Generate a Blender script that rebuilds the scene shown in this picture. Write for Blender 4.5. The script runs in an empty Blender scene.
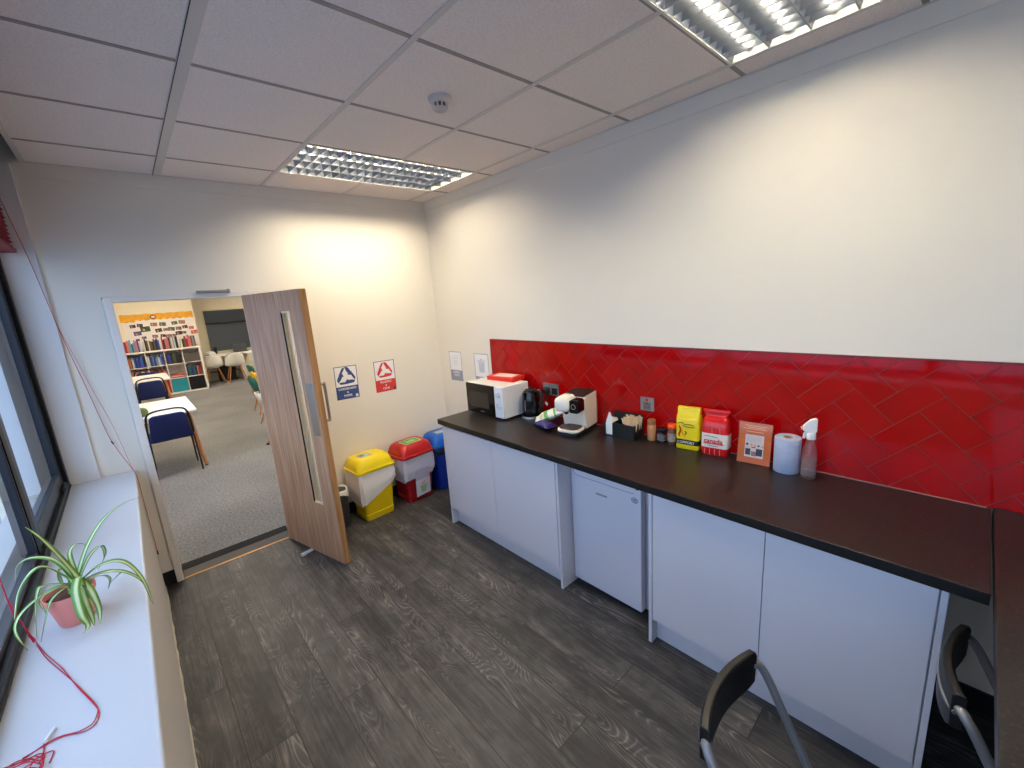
import bpy, bmesh, math, random
from mathutils import Vector, Matrix
random.seed(7)
SC = bpy.context.scene
COL = SC.collection
PI = math.pi
H = 2.733                      # ceiling height

# ------------------------------------------------------------------ materials
def lin(c):
    return tuple((v / 12.92 if v <= 0.04045 else ((v + 0.055) / 1.055) ** 2.4) for v in c)
def rgb(r, g, b):
    return lin((r / 255, g / 255, b / 255)) + (1,)
MATS = {}
def mat(name, col, rough=0.5, metal=0.0, spec=0.5, emit=0, alpha=None, trans=0, ior=1.45, coat=0, noise=0, nscale=60, bump=0, bscale=200, sheen=0):
    if name in MATS: return MATS[name]
    m = bpy.data.materials.new(name); m.use_nodes = True
    nt = m.node_tree; b = nt.nodes['Principled BSDF']
    c = rgb(*col)
    b.inputs['Base Color'].default_value = c
    b.inputs['Roughness'].default_value = rough
    b.inputs['Metallic'].default_value = metal
    b.inputs['Specular IOR Level'].default_value = spec
    b.inputs['IOR'].default_value = ior
    b.inputs['Transmission Weight'].default_value = trans
    b.inputs['Coat Weight'].default_value = coat
    b.inputs['Sheen Weight'].default_value = sheen
    if emit:
        b.inputs['Emission Color'].default_value = c
        b.inputs['Emission Strength'].default_value = emit
    tc = nt.nodes.new('ShaderNodeTexCoord')
    if noise:
        n = nt.nodes.new('ShaderNodeTexNoise'); n.inputs['Scale'].default_value = nscale; n.inputs['Detail'].default_value = 4
        nt.links.new(tc.outputs['Object'], n.inputs['Vector'])
        r = nt.nodes.new('ShaderNodeMapRange'); r.inputs[1].default_value = 0.3; r.inputs[2].default_value = 0.7
        r.inputs[3].default_value = 1 - noise; r.inputs[4].default_value = 1 + noise
        nt.links.new(n.outputs['Fac'], r.inputs[0])
        mx = nt.nodes.new('ShaderNodeVectorMath'); mx.operation = 'SCALE'; mx.inputs[0].default_value = c[:3]
        nt.links.new(r.outputs[0], mx.inputs['Scale']); nt.links.new(mx.outputs[0], b.inputs['Base Color'])
    if bump:
        n = nt.nodes.new('ShaderNodeTexNoise'); n.inputs['Scale'].default_value = bscale; n.inputs['Detail'].default_value = 3
        nt.links.new(tc.outputs['Object'], n.inputs['Vector'])
        bp = nt.nodes.new('ShaderNodeBump'); bp.inputs['Strength'].default_value = bump; bp.inputs['Distance'].default_value = 0.002
        nt.links.new(n.outputs['Fac'], bp.inputs['Height']); nt.links.new(bp.outputs[0], b.inputs['Normal'])
    MATS[name] = m
    return m
def ramp(nt, stops):
    r = nt.nodes.new('ShaderNodeValToRGB')
    el = r.color_ramp.elements
    while len(el) < len(stops): el.new(0.5)
    for e, (p, c) in zip(el, stops): e.position = p; e.color = c
    return r
def bare(name):
    m = bpy.data.materials.new(name); m.use_nodes = True; MATS[name] = m
    nt = m.node_tree; return m, nt, nt.nodes['Principled BSDF'], nt.nodes.new('ShaderNodeTexCoord')
def L(nt, a, b): nt.links.new(a, b)
def math_node(nt, op, a, b=None):
    n = nt.nodes.new('ShaderNodeMath'); n.operation = op
    for i, v in enumerate((a, b)):
        if v is None: continue
        if isinstance(v, (int, float)): n.inputs[i].default_value = v
        else: L(nt, v, n.inputs[i])
    return n.outputs[0]

def make_floor_mat():
    m, nt, b, tc = bare('grey_oak_vinyl')
    sx = nt.nodes.new('ShaderNodeSeparateXYZ'); L(nt, tc.outputs['Object'], sx.inputs[0])
    u = math_node(nt, 'ADD', sx.outputs['Y'], 1.81 + 14.0); v = math_node(nt, 'ADD', sx.outputs['X'], 6.226)
    cb = nt.nodes.new('ShaderNodeCombineXYZ'); L(nt, u, cb.inputs[0]); L(nt, v, cb.inputs[1])
    br = nt.nodes.new('ShaderNodeTexBrick'); L(nt, cb.outputs[0], br.inputs['Vector'])
    br.offset = 0.6286; br.offset_frequency = 2
    br.inputs['Scale'].default_value = 1; br.inputs['Brick Width'].default_value = 1.4; br.inputs['Row Height'].default_value = 0.188
    br.inputs['Mortar Size'].default_value = 0.0022; br.inputs['Mortar Smooth'].default_value = 0.3
    br.inputs['Color1'].default_value = (0, 0, 0, 1); br.inputs['Color2'].default_value = (1, 1, 1, 1); br.inputs['Mortar'].default_value = (0.5, 0.5, 0.5, 1)
    tone = br.outputs['Color']
    w = math_node(nt, 'MULTIPLY', tone, 37.0)
    def stretch(a, bb):
        mp = nt.nodes.new('ShaderNodeCombineXYZ')
        L(nt, math_node(nt, 'MULTIPLY', sx.outputs['X'], a), mp.inputs[0]); L(nt, math_node(nt, 'MULTIPLY', sx.outputs['Y'], bb), mp.inputs[1])
        return mp.outputs[0]
    def noise(vec, scale, detail, dist=0):
        n = nt.nodes.new('ShaderNodeTexNoise'); n.noise_dimensions = '4D'; L(nt, vec, n.inputs['Vector']); L(nt, w, n.inputs['W'])
        n.inputs['Scale'].default_value = scale; n.inputs['Detail'].default_value = detail; n.inputs['Distortion'].default_value = dist
        return n.outputs['Fac']
    big = noise(stretch(3.0, 0.8), 2.2, 3, 0.6)
    streak = noise(stretch(30, 1.2), 2.5, 5, 0.3)
    fine = noise(stretch(150, 6), 2.0, 3, 0)
    # cathedral rings: contour bands of a slow stretched noise
    ring = noise(stretch(3.2, 0.62), 2.6, 1, 0.2)
    rs = math_node(nt, 'SINE', math_node(nt, 'MULTIPLY', ring, 230.0))
    rs = math_node(nt, 'POWER', math_node(nt, 'MULTIPLY', math_node(nt, 'ADD', rs, 1.0), 0.5), 3.0)
    mask = nt.nodes.new('ShaderNodeMapRange'); L(nt, noise(stretch(4, 0.9), 1.7, 2), mask.inputs[0]); mask.inputs[1].default_value = 0.42; mask.inputs[2].default_value = 0.58
    rs = math_node(nt, 'MULTIPLY', rs, mask.outputs[0])
    mott = noise(stretch(7, 4.5), 1.6, 5, 0.8)
    s = math_node(nt, 'ADD', math_node(nt, 'MULTIPLY', big, 0.50), math_node(nt, 'MULTIPLY', streak, 0.42))
    s = math_node(nt, 'ADD', s, math_node(nt, 'MULTIPLY', fine, 0.26))
    s = math_node(nt, 'ADD', s, math_node(nt, 'MULTIPLY', mott, 0.42))
    s = math_node(nt, 'ADD', s, math_node(nt, 'MULTIPLY', rs, 0.17))
    s = math_node(nt, 'ADD', s, math_node(nt, 'MULTIPLY', tone, 0.04))
    s = math_node(nt, 'SUBTRACT', s, 0.10)
    r = ramp(nt, [(0.46, rgb(21, 21, 22)), (0.67, rgb(47, 46, 48)), (0.84, rgb(74, 72, 72)), (1.0, rgb(116, 111, 107))])
    L(nt, s, r.inputs[0])
    mix = nt.nodes.new('ShaderNodeMix'); mix.data_type = 'RGBA'
    L(nt, br.outputs['Fac'], mix.inputs['Factor']); L(nt, r.outputs[0], mix.inputs[6]); mix.inputs[7].default_value = rgb(22, 21, 21)
    L(nt, mix.outputs[2], b.inputs['Base Color'])
    b.inputs['Roughness'].default_value = 0.5; b.inputs['Specular IOR Level'].default_value = 0.35
    bp = nt.nodes.new('ShaderNodeBump'); bp.inputs['Strength'].default_value = 0.35; bp.inputs['Distance'].default_value = 0.001
    hh = math_node(nt, 'SUBTRACT', s, math_node(nt, 'MULTIPLY', br.outputs['Fac'], 1.0))
    L(nt, hh, bp.inputs['Height']); L(nt, bp.outputs[0], b.inputs['Normal'])
    return m
def make_worktop_mat():
    m, nt, b, tc = bare('dark_speckled_laminate')
    n = nt.nodes.new('ShaderNodeTexNoise'); n.inputs['Scale'].default_value = 95; n.inputs['Detail'].default_value = 5; n.inputs['Roughness'].default_value = 0.75
    L(nt, tc.outputs['Object'], n.inputs['Vector'])
    r = ramp(nt, [(0.38, rgb(10, 9, 9)), (0.52, rgb(25, 21, 21)), (0.63, rgb(52, 42, 38)), (0.74, rgb(112, 92, 78))])
    L(nt, n.outputs['Fac'], r.inputs[0]); L(nt, r.outputs[0], b.inputs['Base Color'])
    b.inputs['Roughness'].default_value = 0.36; b.inputs['Specular IOR Level'].default_value = 0.5
    return m
def make_carpet_mat():
    m, nt, b, tc = bare('grey_carpet')
    n = nt.nodes.new('ShaderNodeTexNoise'); n.inputs['Scale'].default_value = 55; n.inputs['Detail'].default_value = 6
    L(nt, tc.outputs['Object'], n.inputs['Vector'])
    n2 = nt.nodes.new('ShaderNodeTexNoise'); n2.inputs['Scale'].default_value = 1.3; n2.inputs['Detail'].default_value = 3
    L(nt, tc.outputs['Object'], n2.inputs['Vector'])
    r = ramp(nt, [(0.3, rgb(92, 92, 93)), (0.7, rgb(152, 150, 148))])
    s = math_node(nt, 'ADD', math_node(nt, 'MULTIPLY', n.outputs['Fac'], 0.75), math_node(nt, 'MULTIPLY', n2.outputs['Fac'], 0.25))
    L(nt, s, r.inputs[0]); L(nt, r.outputs[0], b.inputs['Base Color'])
    b.inputs['Roughness'].default_value = 0.95; b.inputs['Specular IOR Level'].default_value = 0.1
    bp = nt.nodes.new('ShaderNodeBump'); bp.inputs['Strength'].default_value = 0.6; bp.inputs['Distance'].default_value = 0.004
    L(nt, n.outputs['Fac'], bp.inputs['Height']); L(nt, bp.outputs[0], b.inputs['Normal'])
    return m
def make_wood_mat(name, c0, c1, c2, ax='Z', rough=0.5):
    m, nt, b, tc = bare(name)
    mp = nt.nodes.new('ShaderNodeMapping'); L(nt, tc.outputs['Object'], mp.inputs['Vector'])
    sc = {'X': (2, 40, 40), 'Y': (40, 2, 40), 'Z': (40, 40, 2)}[ax]
    mp.inputs['Scale'].default_value = sc
    n = nt.nodes.new('ShaderNodeTexNoise'); n.inputs['Scale'].default_value = 1.2; n.inputs['Detail'].default_value = 6; n.inputs['Distortion'].default_value = 0.4
    L(nt, mp.outputs[0], n.inputs['Vector'])
    r = ramp(nt, [(0.3, rgb(*c0)), (0.5, rgb(*c1)), (0.72, rgb(*c2))]); L(nt, n.outputs['Fac'], r.inputs[0])
    L(nt, r.outputs[0], b.inputs['Base Color']); b.inputs['Roughness'].default_value = rough
    b.inputs['Specular IOR Level'].default_value = 0.35
    return m
def make_leaf_mat():
    m, nt, b, tc = bare('variegated_leaf')
    uv = nt.nodes.new('ShaderNodeSeparateXYZ'); L(nt, tc.outputs['UV'], uv.inputs[0])
    d = math_node(nt, 'ABSOLUTE', math_node(nt, 'SUBTRACT', uv.outputs['X'], 0.5))
    n = nt.nodes.new('ShaderNodeTexNoise'); n.inputs['Scale'].default_value = 30; L(nt, tc.outputs['Object'], n.inputs['Vector'])
    d = math_node(nt, 'ADD', d, math_node(nt, 'MULTIPLY', math_node(nt, 'SUBTRACT', n.outputs['Fac'], 0.5), 0.10))
    r = ramp(nt, [(0.0, rgb(222, 230, 190)), (0.17, rgb(208, 222, 160)), (0.24, rgb(122, 166, 70)), (0.42, rgb(92, 142, 52))])
    L(nt, d, r.inputs[0]); L(nt, r.outputs[0], b.inputs['Base Color'])
    b.inputs['Roughness'].default_value = 0.4
    return m
def make_tile_mat():
    m, nt, b, tc = bare('ceiling_tile_white')
    n = nt.nodes.new('ShaderNodeTexNoise'); n.inputs['Scale'].default_value = 140; n.inputs['Detail'].default_value = 4
    L(nt, tc.outputs['Object'], n.inputs['Vector'])
    r = ramp(nt, [(0.3, rgb(230, 219, 211)), (0.62, rgb(246, 234, 225))]); L(nt, n.outputs['Fac'], r.inputs[0]); L(nt, r.outputs[0], b.inputs['Base Color'])
    b.inputs['Roughness'].default_value = 0.9; b.inputs['Specular IOR Level'].default_value = 0.1
    bp = nt.nodes.new('ShaderNodeBump'); bp.inputs['Strength'].default_value = 0.5; bp.inputs['Distance'].default_value = 0.002
    L(nt, n.outputs['Fac'], bp.inputs['Height']); L(nt, bp.outputs[0], b.inputs['Normal'])
    return m
def make_glass(name, tint, refl=0.06):
    m = bpy.data.materials.new(name); m.use_nodes = True; nt = m.node_tree; nt.nodes.clear(); MATS[name] = m
    out = nt.nodes.new('ShaderNodeOutputMaterial'); t = nt.nodes.new('ShaderNodeBsdfTransparent'); g = nt.nodes.new('ShaderNodeBsdfGlossy')
    t.inputs[0].default_value = tint; g.inputs['Roughness'].default_value = 0.02
    f = nt.nodes.new('ShaderNodeFresnel'); f.inputs[0].default_value = 1.45
    ge = nt.nodes.new('ShaderNodeNewGeometry'); ff = math_node(nt, 'MULTIPLY', f.outputs[0], math_node(nt, 'SUBTRACT', 1.0, ge.outputs['Backfacing']))
    mx = nt.nodes.new('ShaderNodeMixShader'); L(nt, ff, mx.inputs[0]); L(nt, t.outputs[0], mx.inputs[1]); L(nt, g.outputs[0], mx.inputs[2]); L(nt, mx.outputs[0], out.inputs[0])
    return m
def hazy(name, tint, haze):
    m = make_glass(name, tint); nt = m.node_tree
    out = next(n for n in nt.nodes if n.type == 'OUTPUT_MATERIAL'); src = out.inputs[0].links[0].from_socket
    d = nt.nodes.new('ShaderNodeBsdfDiffuse'); d.inputs[0].default_value = (0.85, 0.80, 0.78, 1)
    mx = nt.nodes.new('ShaderNodeMixShader'); mx.inputs[0].default_value = haze; L(nt, src, mx.inputs[1]); L(nt, d.outputs[0], mx.inputs[2]); L(nt, mx.outputs[0], out.inputs[0]); return m
def make_emit(name, col, strength):
    m = bpy.data.materials.new(name); m.use_nodes = True; nt = m.node_tree; nt.nodes.clear(); MATS[name] = m
    out = nt.nodes.new('ShaderNodeOutputMaterial'); e = nt.nodes.new('ShaderNodeEmission'); e.inputs[0].default_value = col; e.inputs[1].default_value = strength
    L(nt, e.outputs[0], out.inputs[0]); return m

FLOOR = make_floor_mat(); WORKTOP = make_worktop_mat(); CARPET = make_carpet_mat(); LEAF = make_leaf_mat(); TILE = make_tile_mat()
DOORWOOD = make_wood_mat('door_veneer', (168, 122, 92), (190, 146, 114), (206, 166, 136))
DOOREDGE = make_wood_mat('door_edge_wood', (150, 105, 62), (176, 128, 80), (196, 150, 100))
BEECH = make_wood_mat('beech_leg_wood', (160, 102, 62), (184, 124, 80), (200, 144, 98))
STICKWOOD = make_wood_mat('birch_stirrer_wood', (214, 184, 138), (228, 200, 158), (238, 214, 176))
GLASS = make_glass('window_glass', (0.88, 0.94, 1.0, 1)); CLEAR = make_glass('clear_plastic', (0.93, 0.94, 0.95, 1))
WALL = mat('wall_paint_white', (232, 226, 214), 0.85, spec=0.2, bump=0.06, bscale=90)
WHITEPAINT = mat('white_gloss_paint', (226, 224, 222), 0.45)
SILLWHITE = mat('sill_white', (198, 201, 207), 0.4)
TEE = mat('ceiling_grid_white', (216, 208, 198), 0.6)
DARKVOID = mat('dark_void', (18, 18, 20), 0.9)
BLACKALU = mat('black_aluminium', (10, 10, 12), 0.45, spec=0.3)
BLACKPL = mat('black_plastic', (16, 16, 17), 0.42)
BLACKGL = mat('black_gloss', (8, 8, 10), 0.12)
SKIRT = mat('black_skirting', (20, 20, 21), 0.6)
CABWHITE = mat('cabinet_white', (206, 204, 212), 0.35)
FRIDGEWHITE = mat('fridge_white', (206, 205, 216), 0.3)
GREYPL = mat('grey_plastic', (140, 142, 150), 0.5)
DARKGREY = mat('dark_grey_plastic', (58, 60, 64), 0.5)
STEEL = mat('brushed_steel', (168, 164, 160), 0.38, metal=0.9)
CHROME = mat('chrome', (205, 205, 208), 0.15, metal=1.0)
GREYTUBE = mat('grey_painted_tube', (128, 128, 132), 0.4, metal=0.4)
LOUVRE = mat('louvre_aluminium', (160, 165, 172), 0.28, metal=1.0)
REDTILE = mat('red_glazed_tile', (156, 2, 4), 0.07, noise=0.08, nscale=6)
GROUT = mat('dark_red_grout', (132, 62, 58), 0.8)
PAPER = mat('white_paper', (238, 238, 240), 0.8)
TUBE = make_emit('lamp_tube_glow', (1.0, 0.875, 0.65, 1), 102)
PANEL = make_emit('office_lamp_glow', (1.0, 0.90, 0.74, 1), 32)

# ------------------------------------------------------------------ mesh helpers
class MB:
    def __init__(self, M=None): self.bm = bmesh.new(); self.M = M or Matrix.Identity(4); self.uv = None
    def v(self, p): return self.bm.verts.new(self.M @ Vector(p))
    def face(self, vs, mi=0):
        try: f = self.bm.faces.new(vs)
        except ValueError: return None
        f.material_index = mi; return f
    def box(self, x0, x1, y0, y1, z0, z1, mi=0):
        return self.hexa([(x0, y0, z0), (x1, y0, z0), (x1, y1, z0), (x0, y1, z0), (x0, y0, z1), (x1, y0, z1), (x1, y1, z1), (x0, y1, z1)], mi)
    def hexa(self, P, mi=0):
        q = [self.v(p) for p in P]
        for f in ((3, 2, 1, 0), (4, 5, 6, 7), (0, 1, 5, 4), (1, 2, 6, 5), (2, 3, 7, 6), (3, 0, 4, 7)): self.face([q[i] for i in f], mi)
        return self
    def loft(self, rings, mi=0, cap0=True, cap1=True, closed=True):
        R = [[self.v(p) for p in r] for r in rings]
        n = len(R[0])
        for a, b in zip(R, R[1:]):
            for i in range(n if closed else n - 1):
                j = (i + 1) % n; self.face([a[i], a[j], b[j], b[i]], mi)
        if closed and cap0: self.face(R[0][::-1], mi)
        if closed and cap1: self.face(R[-1], mi)
        return self
    def lathe(self, prof, c=(0, 0, 0), n=24, mi=0, cap0=True, cap1=True, sx=1, sy=1):
        return self.loft([[(c[0] + r * sx * math.cos(2 * PI * i / n), c[1] + r * sy * math.sin(2 * PI * i / n), c[2] + z) for i in range(n)] for r, z in prof], mi, cap0, cap1)
    def cyl(self, p0, p1, r0, r1=None, n=12, mi=0):
        return self.tube([p0, p1], [r0, r0 if r1 is None else r1], n, mi)
    def tube(self, pts, r, n=8, mi=0):
        pts = [Vector(p) for p in pts]
        if isinstance(r, (int, float)): r = [r] * len(pts)
        rings = []; up = None
        for i, p in enumerate(pts):
            d = (pts[min(i + 1, len(pts) - 1)] - pts[max(i - 1, 0)]).normalized()
            if up is None:
                up = Vector((0, 0, 1)) if abs(d.z) < 0.9 else Vector((1, 0, 0))
            s = d.cross(up).normalized(); up = s.cross(d).normalized()
            rings.append([p + (s * math.cos(2 * PI * k / n) + up * math.sin(2 * PI * k / n)) * r[i] for k in range(n)])
        return self.loft(rings, mi)
    def prism(self, pts, z0, z1, mi=0):
        return self.loft([[(x, y, z0) for x, y in pts], [(x, y, z1) for x, y in pts]], mi)
    def build(self, name, mats, parent=None, bevel=0, seg=2, smooth=False, ang=40):
        bm = self.bm
        bmesh.ops.recalc_face_normals(bm, faces=bm.faces)
        if smooth:
            for f in bm.faces: f.smooth = True
            for e in bm.edges:
                if len(e.link_faces) == 2 and e.calc_face_angle(0) > math.radians(ang): e.smooth = False
        me = bpy.data.meshes.new(name); bm.to_mesh(me); bm.free()
        for m in (mats if isinstance(mats, (list, tuple)) else [mats]): me.materials.append(m)
        o = bpy.data.objects.new(name, me); COL.objects.link(o)
        if parent is not None: attach(o, parent)
        if bevel:
            b = o.modifiers.new('bevel', 'BEVEL'); b.width = bevel; b.segments = seg; b.limit_method = 'ANGLE'; b.angle_limit = math.radians(35)
        return o
def attach(o, parent):
    o.parent = parent
    M = Matrix.Identity(4); q = parent
    chain = []
    while q is not None: chain.append(q); q = q.parent
    for q in reversed(chain): M = M @ q.matrix_parent_inverse @ q.matrix_basis
    o.matrix_parent_inverse = M.inverted()
def tag(o, label, cat, group=None, kind=None):
    o['label'] = label; o['category'] = cat
    if group: o['group'] = group
    if kind: o['kind'] = kind
    return o
def thing(name, loc, label, cat, group=None, rz=0):
    o = bpy.data.objects.new(name, None); COL.objects.link(o); o.location = loc; o.rotation_euler = (0, 0, rz); o.empty_display_size = 0.05
    return tag(o, label, cat, group)
def struct(o, label, cat='room'): return tag(o, label, cat, None, 'structure')
KIDS = {}
def dup(root, loc, rz, label, group=None):
    def rec(o, parent):
        c = o.copy(); COL.objects.link(c)
        if parent is not None: c.parent = parent
        for ch in o.children: rec(ch, c)
        return c
    r = rec(root, None); r.location = loc; r.rotation_euler = (0, 0, rz); r['label'] = label
    if group: r['group'] = group
    return r
def spline(P, n=8):
    P = [Vector(p) for p in P]; out = []
    for i in range(len(P) - 1):
        p0, p1, p2, p3 = P[max(i - 1, 0)], P[i], P[i + 1], P[min(i + 2, len(P) - 1)]
        for k in range(n):
            t = k / n
            out.append(0.5 * ((2 * p1) + (p2 - p0) * t + (2 * p0 - 5 * p1 + 4 * p2 - p3) * t * t + (3 * p1 - p0 - 3 * p2 + p3) * t ** 3))
    out.append(P[-1]); return out
def frame(o, U, V):
    U = Vector(U).normalized(); V = Vector(V); V = (V - U * U.dot(V)).normalized(); N = U.cross(V)
    return Matrix(((U.x, V.x, N.x, o[0]), (U.y, V.y, N.y, o[1]), (U.z, V.z, N.z, o[2]), (0, 0, 0, 1)))
def text(name, s, size, M, m, parent, depth=0.0004, align='CENTER', sx=1.0, bold=0.0):
    c = bpy.data.curves.new(name, 'FONT'); c.body = s; c.size = size; c.extrude = depth; c.align_x = align; c.align_y = 'CENTER'; c.offset = bold
    t = bpy.data.objects.new(name, c); COL.objects.link(t)
    me = bpy.data.meshes.new_from_object(t.evaluated_get(bpy.context.evaluated_depsgraph_get()))
    bpy.data.objects.remove(t); bpy.data.curves.remove(c)
    me.name = name; me.transform(M @ Matrix.Diagonal((sx, 1, 1, 1))); me.materials.clear(); me.materials.append(m)
    o = bpy.data.objects.new(name, me); COL.objects.link(o); attach(o, parent); return o
def rrect(w, h, r, n=5, cx=0, cy=0):
    P = []
    for sx, sy, a in ((1, 1, 0), (-1, 1, 90), (-1, -1, 180), (1, -1, 270)):
        for k in range(n + 1):
            t = math.radians(a + 90 * k / n); P.append((cx + sx * (w / 2 - r) + r * math.cos(t), cy + sy * (h / 2 - r) + r * math.sin(t)))
    return P

# ------------------------------------------------------------------ room shell
YN = -5.0                                  # near wall
DX0, DX1, DTOP = -2.385, -1.585, 1.99      # doorway in the far wall
b = MB(); b.box(-2.60, 0.1, YN, 0.0, -0.1, 0.0)
struct(b.build('floor', FLOOR), 'grey wood-plank vinyl floor of the kitchenette', 'floor')
b = MB(); b.box(-2.98, 4.2, 0.19, 11.2, -0.1, -0.001)
struct(b.build('floor_back', CARPET), 'grey carpet floor of the room through the doorway', 'floor')
b = MB(); b.box(DX0, DX1, 0.0, 0.19, -0.1, -0.004); b.box(DX0 + 0.05, DX1 - 0.02, 0.13, 0.235, -0.004, 0.004, 1); b.box(DX0 + 0.05, DX1 - 0.02, -0.008, 0.006, -0.004, 0.004, 2)
b.box(DX0 + 0.05, DX1 - 0.02, 0.006, 0.13, -0.004, 0.002, 3)
struct(b.build('trim_1', [DARKVOID, DARKVOID, mat('brass_strip', (196, 150, 92), 0.4, metal=0.6), mat('grey_threshold_mat', (98, 93, 88), 0.9)]), 'doorway threshold with brass strip and black carpet bar', 'threshold')
b = MB()
b.box(-3.0, DX0, 0.0, 0.19, 0, 3.1); b.box(DX1, 0.1, 0.0, 0.19, 0, 3.1); b.box(DX0, DX1, 0.0, 0.19, DTOP, 3.1)
struct(b.build('wall_far', WALL), 'white far wall with the open doorway and recycling posters', 'wall')
b = MB(); b.box(0.0, 0.1, YN, 0.0, 0, 3.1)
struct(b.build('wall_right', WALL), 'long white wall above the red splashback', 'wall')
b = MB(); b.box(-3.0, 0.1, YN - 0.1, YN, 0, 3.1)
struct(b.build('wall_near', WALL), 'white wall behind the camera', 'wall')
b = MB(); b.box(-2.98, -2.445, YN, 0.0, 0, 0.855)
struct(b.build('wall_left', mat('dado_paint', (206, 200, 192), 0.7)), 'low painted wall under the window sill', 'wall')
b = MB(); b.box(-2.98, -2.604, -0.02, 0.0, 0.877, 2.72)
struct(b.build('trim_2', WHITEPAINT, bevel=0.002), 'white reveal panel between the window and the far wall', 'reveal')
b = MB(); b.box(-2.745, -2.437, YN, 0.0, 0.855, 0.877)
struct(b.build('trim_3', SILLWHITE, bevel=0.008, seg=3), 'white window sill board with rounded front edge', 'window sill')
# ragged sealant line along the foot of the low wall
b = MB(); n = 90; pr = []
for i in range(n + 1):
    y = YN + (0 - YN) * i / n
    w = 0.004 + 0.006 * random.random(); h = 0.010 + 0.014 * random.random()
    pr.append([(-2.446, y, 0.0), (-2.446 + w, y, 0.0), (-2.446 + w * 0.7, y, h), (-2.446, y, h * 1.15)])
b.loft(pr)
struct(b.build('trim_4', mat('old_sealant', (206, 198, 178), 0.8)), 'ragged cream sealant line at the foot of the low wall', 'sealant')
b = MB(); b.box(-2.445, -2.3785, -0.012, 0.0, 0, 0.10); b.box(-1.53, -0.001, -0.012, 0, 0, 0.10)
struct(b.build('baseboard_far', SKIRT), 'black skirting along the far wall', 'skirting')
b = MB(); b.box(-0.012, 0, YN, -3.70, 0, 0.10)
struct(b.build('baseboard_right', SKIRT), 'black skirting under the dark desk', 'skirting')
# step at the head of the walls
b = MB(); b.box(-2.604, -0.007, -0.007, 0.0, H - 0.075, H + 0.02); b.box(-0.007, 0, YN, 0, H - 0.075, H + 0.02)
struct(b.build('trim_5', WALL), 'shallow plaster band at the top of the walls', 'trim')
# ceiling: tiles resting on an exposed grid
CX0 = -2.562
GX = [CX0, -1.978, -1.378, -0.778, -0.178, 0.0]
GY = [0.0, -0.419, -1.019, -1.619, -2.219, -2.819, -3.419, -4.019, -4.619, YN]
LIGHTS = [(-1.378, -0.178, -1.019, -0.419), (-1.378, -0.178, -3.419, -2.819)]
def in_light(x, y): return any(a < x < c and d < y < e for a, c, d, e in LIGHTS)
b = MB()
for i in range(5):
    for j in range(9):
        x0, x1, y1, y0 = GX[i], GX[i + 1], GY[j], GY[j + 1]
        if in_light((x0 + x1) / 2, (y0 + y1) / 2): continue
        b.box(x0, x1, y0, y1, H + 0.004, H + 0.022)
b.box(-2.562, -2.555, YN, 0.0, H + 0.02, 3.1, 1)
b.box(-3.0, 0.1, YN, 0.2, 3.1, 3.15, 1)
struct(b.build('ceiling', [TILE, DARKVOID]), 'suspended ceiling of white mineral tiles', 'ceiling')
b = MB()
TW = {1: 0.022}
for i, x in enumerate(GX):
    w = TW.get(i, 0.012)
    if i == 0: b.box(x - 0.004, x + 0.02, YN, 0, H - 0.001, H + 0.03); continue
    if i == 5: b.box(-0.02, -0.007, YN, 0, H, H + 0.006); continue
    if i == 3:
        for y0, y1 in ((YN, -3.419), (-2.819, -1.019), (-0.419, 0)): b.box(x - w, x + w, y0, y1, H, H + 0.008)
    else: b.box(x - w, x + w, YN, 0, H, H + 0.008)
for j, y in enumerate(GY[:-1]):
    if j == 0: b.box(CX0 + 0.02, -0.007, -0.02, -0.007, H, H + 0.006); continue
    for i in range(5): b.box(GX[i] + 0.012, GX[i + 1] - 0.012, y - 0.010, y + 0.010, H + 0.0022, H + 0.008, 2)
b.box(-1.9985, -1.9955, YN, 0, H - 0.0006, H + 0.001, 1)
struct(b.build('trim_6', [TEE, mat('grid_slot', (48, 44, 42), 0.9), mat('cross_tee_shade', (158, 148, 140), 0.7)]), 'white exposed ceiling grid', 'ceiling grid')  # cross tees coloured darker to paint in the shadow of the tile gaps

# ------------------------------------------------------------------ window
t = thing('window_1', (-2.79, YN / 2, 0.86), 'black framed window above the white sill', 'window'); t['kind'] = 'structure'
b = MB()
XI, XO = -2.738, -2.85
b.box(XO, XI, YN, -0.021, 0.80, 0.915); b.box(XO, XI + 0.0, YN, -0.021, 2.58, 3.1)
b.box(XO, XI, -0.075, -0.021, 0.915, 2.58); b.box(XO, XI, YN, YN + 0.06, 0.915, 2.58)
b.box(-2.80, -2.752, -1.135, -1.075, 0.915, 2.58); b.box(-2.80, -2.752, -3.46, -3.40, 0.915, 2.58)
b.box(XI - 0.004, XI + 0.004, YN, -0.021, 0.878, 0.892)
b.build('window_frame', BLACKALU, t, bevel=0.003)
SASH = mat('sash_aluminium', (34, 37, 44), 0.4, spec=0.5)
for y0, y1 in ((-1.075, -0.075), (-3.40, -1.135), (YN + 0.06, -3.46)):
    b = MB(); xa, xb = -2.80, -2.756; w = 0.075 if y1 > -0.2 else 0.018; wb = 0.085 if y1 > -0.2 else 0.02
    b.box(xa, xb, y0, y0 + w, 0.915, 2.58); b.box(xa, xb, y1 - w, y1, 0.915, 2.58)
    b.box(xa, xb, y0 + w, y1 - w, 0.915, 0.915 + wb); b.box(xa, xb, y0 + w, y1 - w, 2.58 - wb, 2.58)
    b.build('sash', SASH, t, bevel=0.003)
    b = MB(); b.box(-2.772, -2.768, y0 + w - 0.005, y1 - w + 0.005, 0.91 + wb, 2.585 - wb); b.build('pane', GLASS, t)
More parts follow.
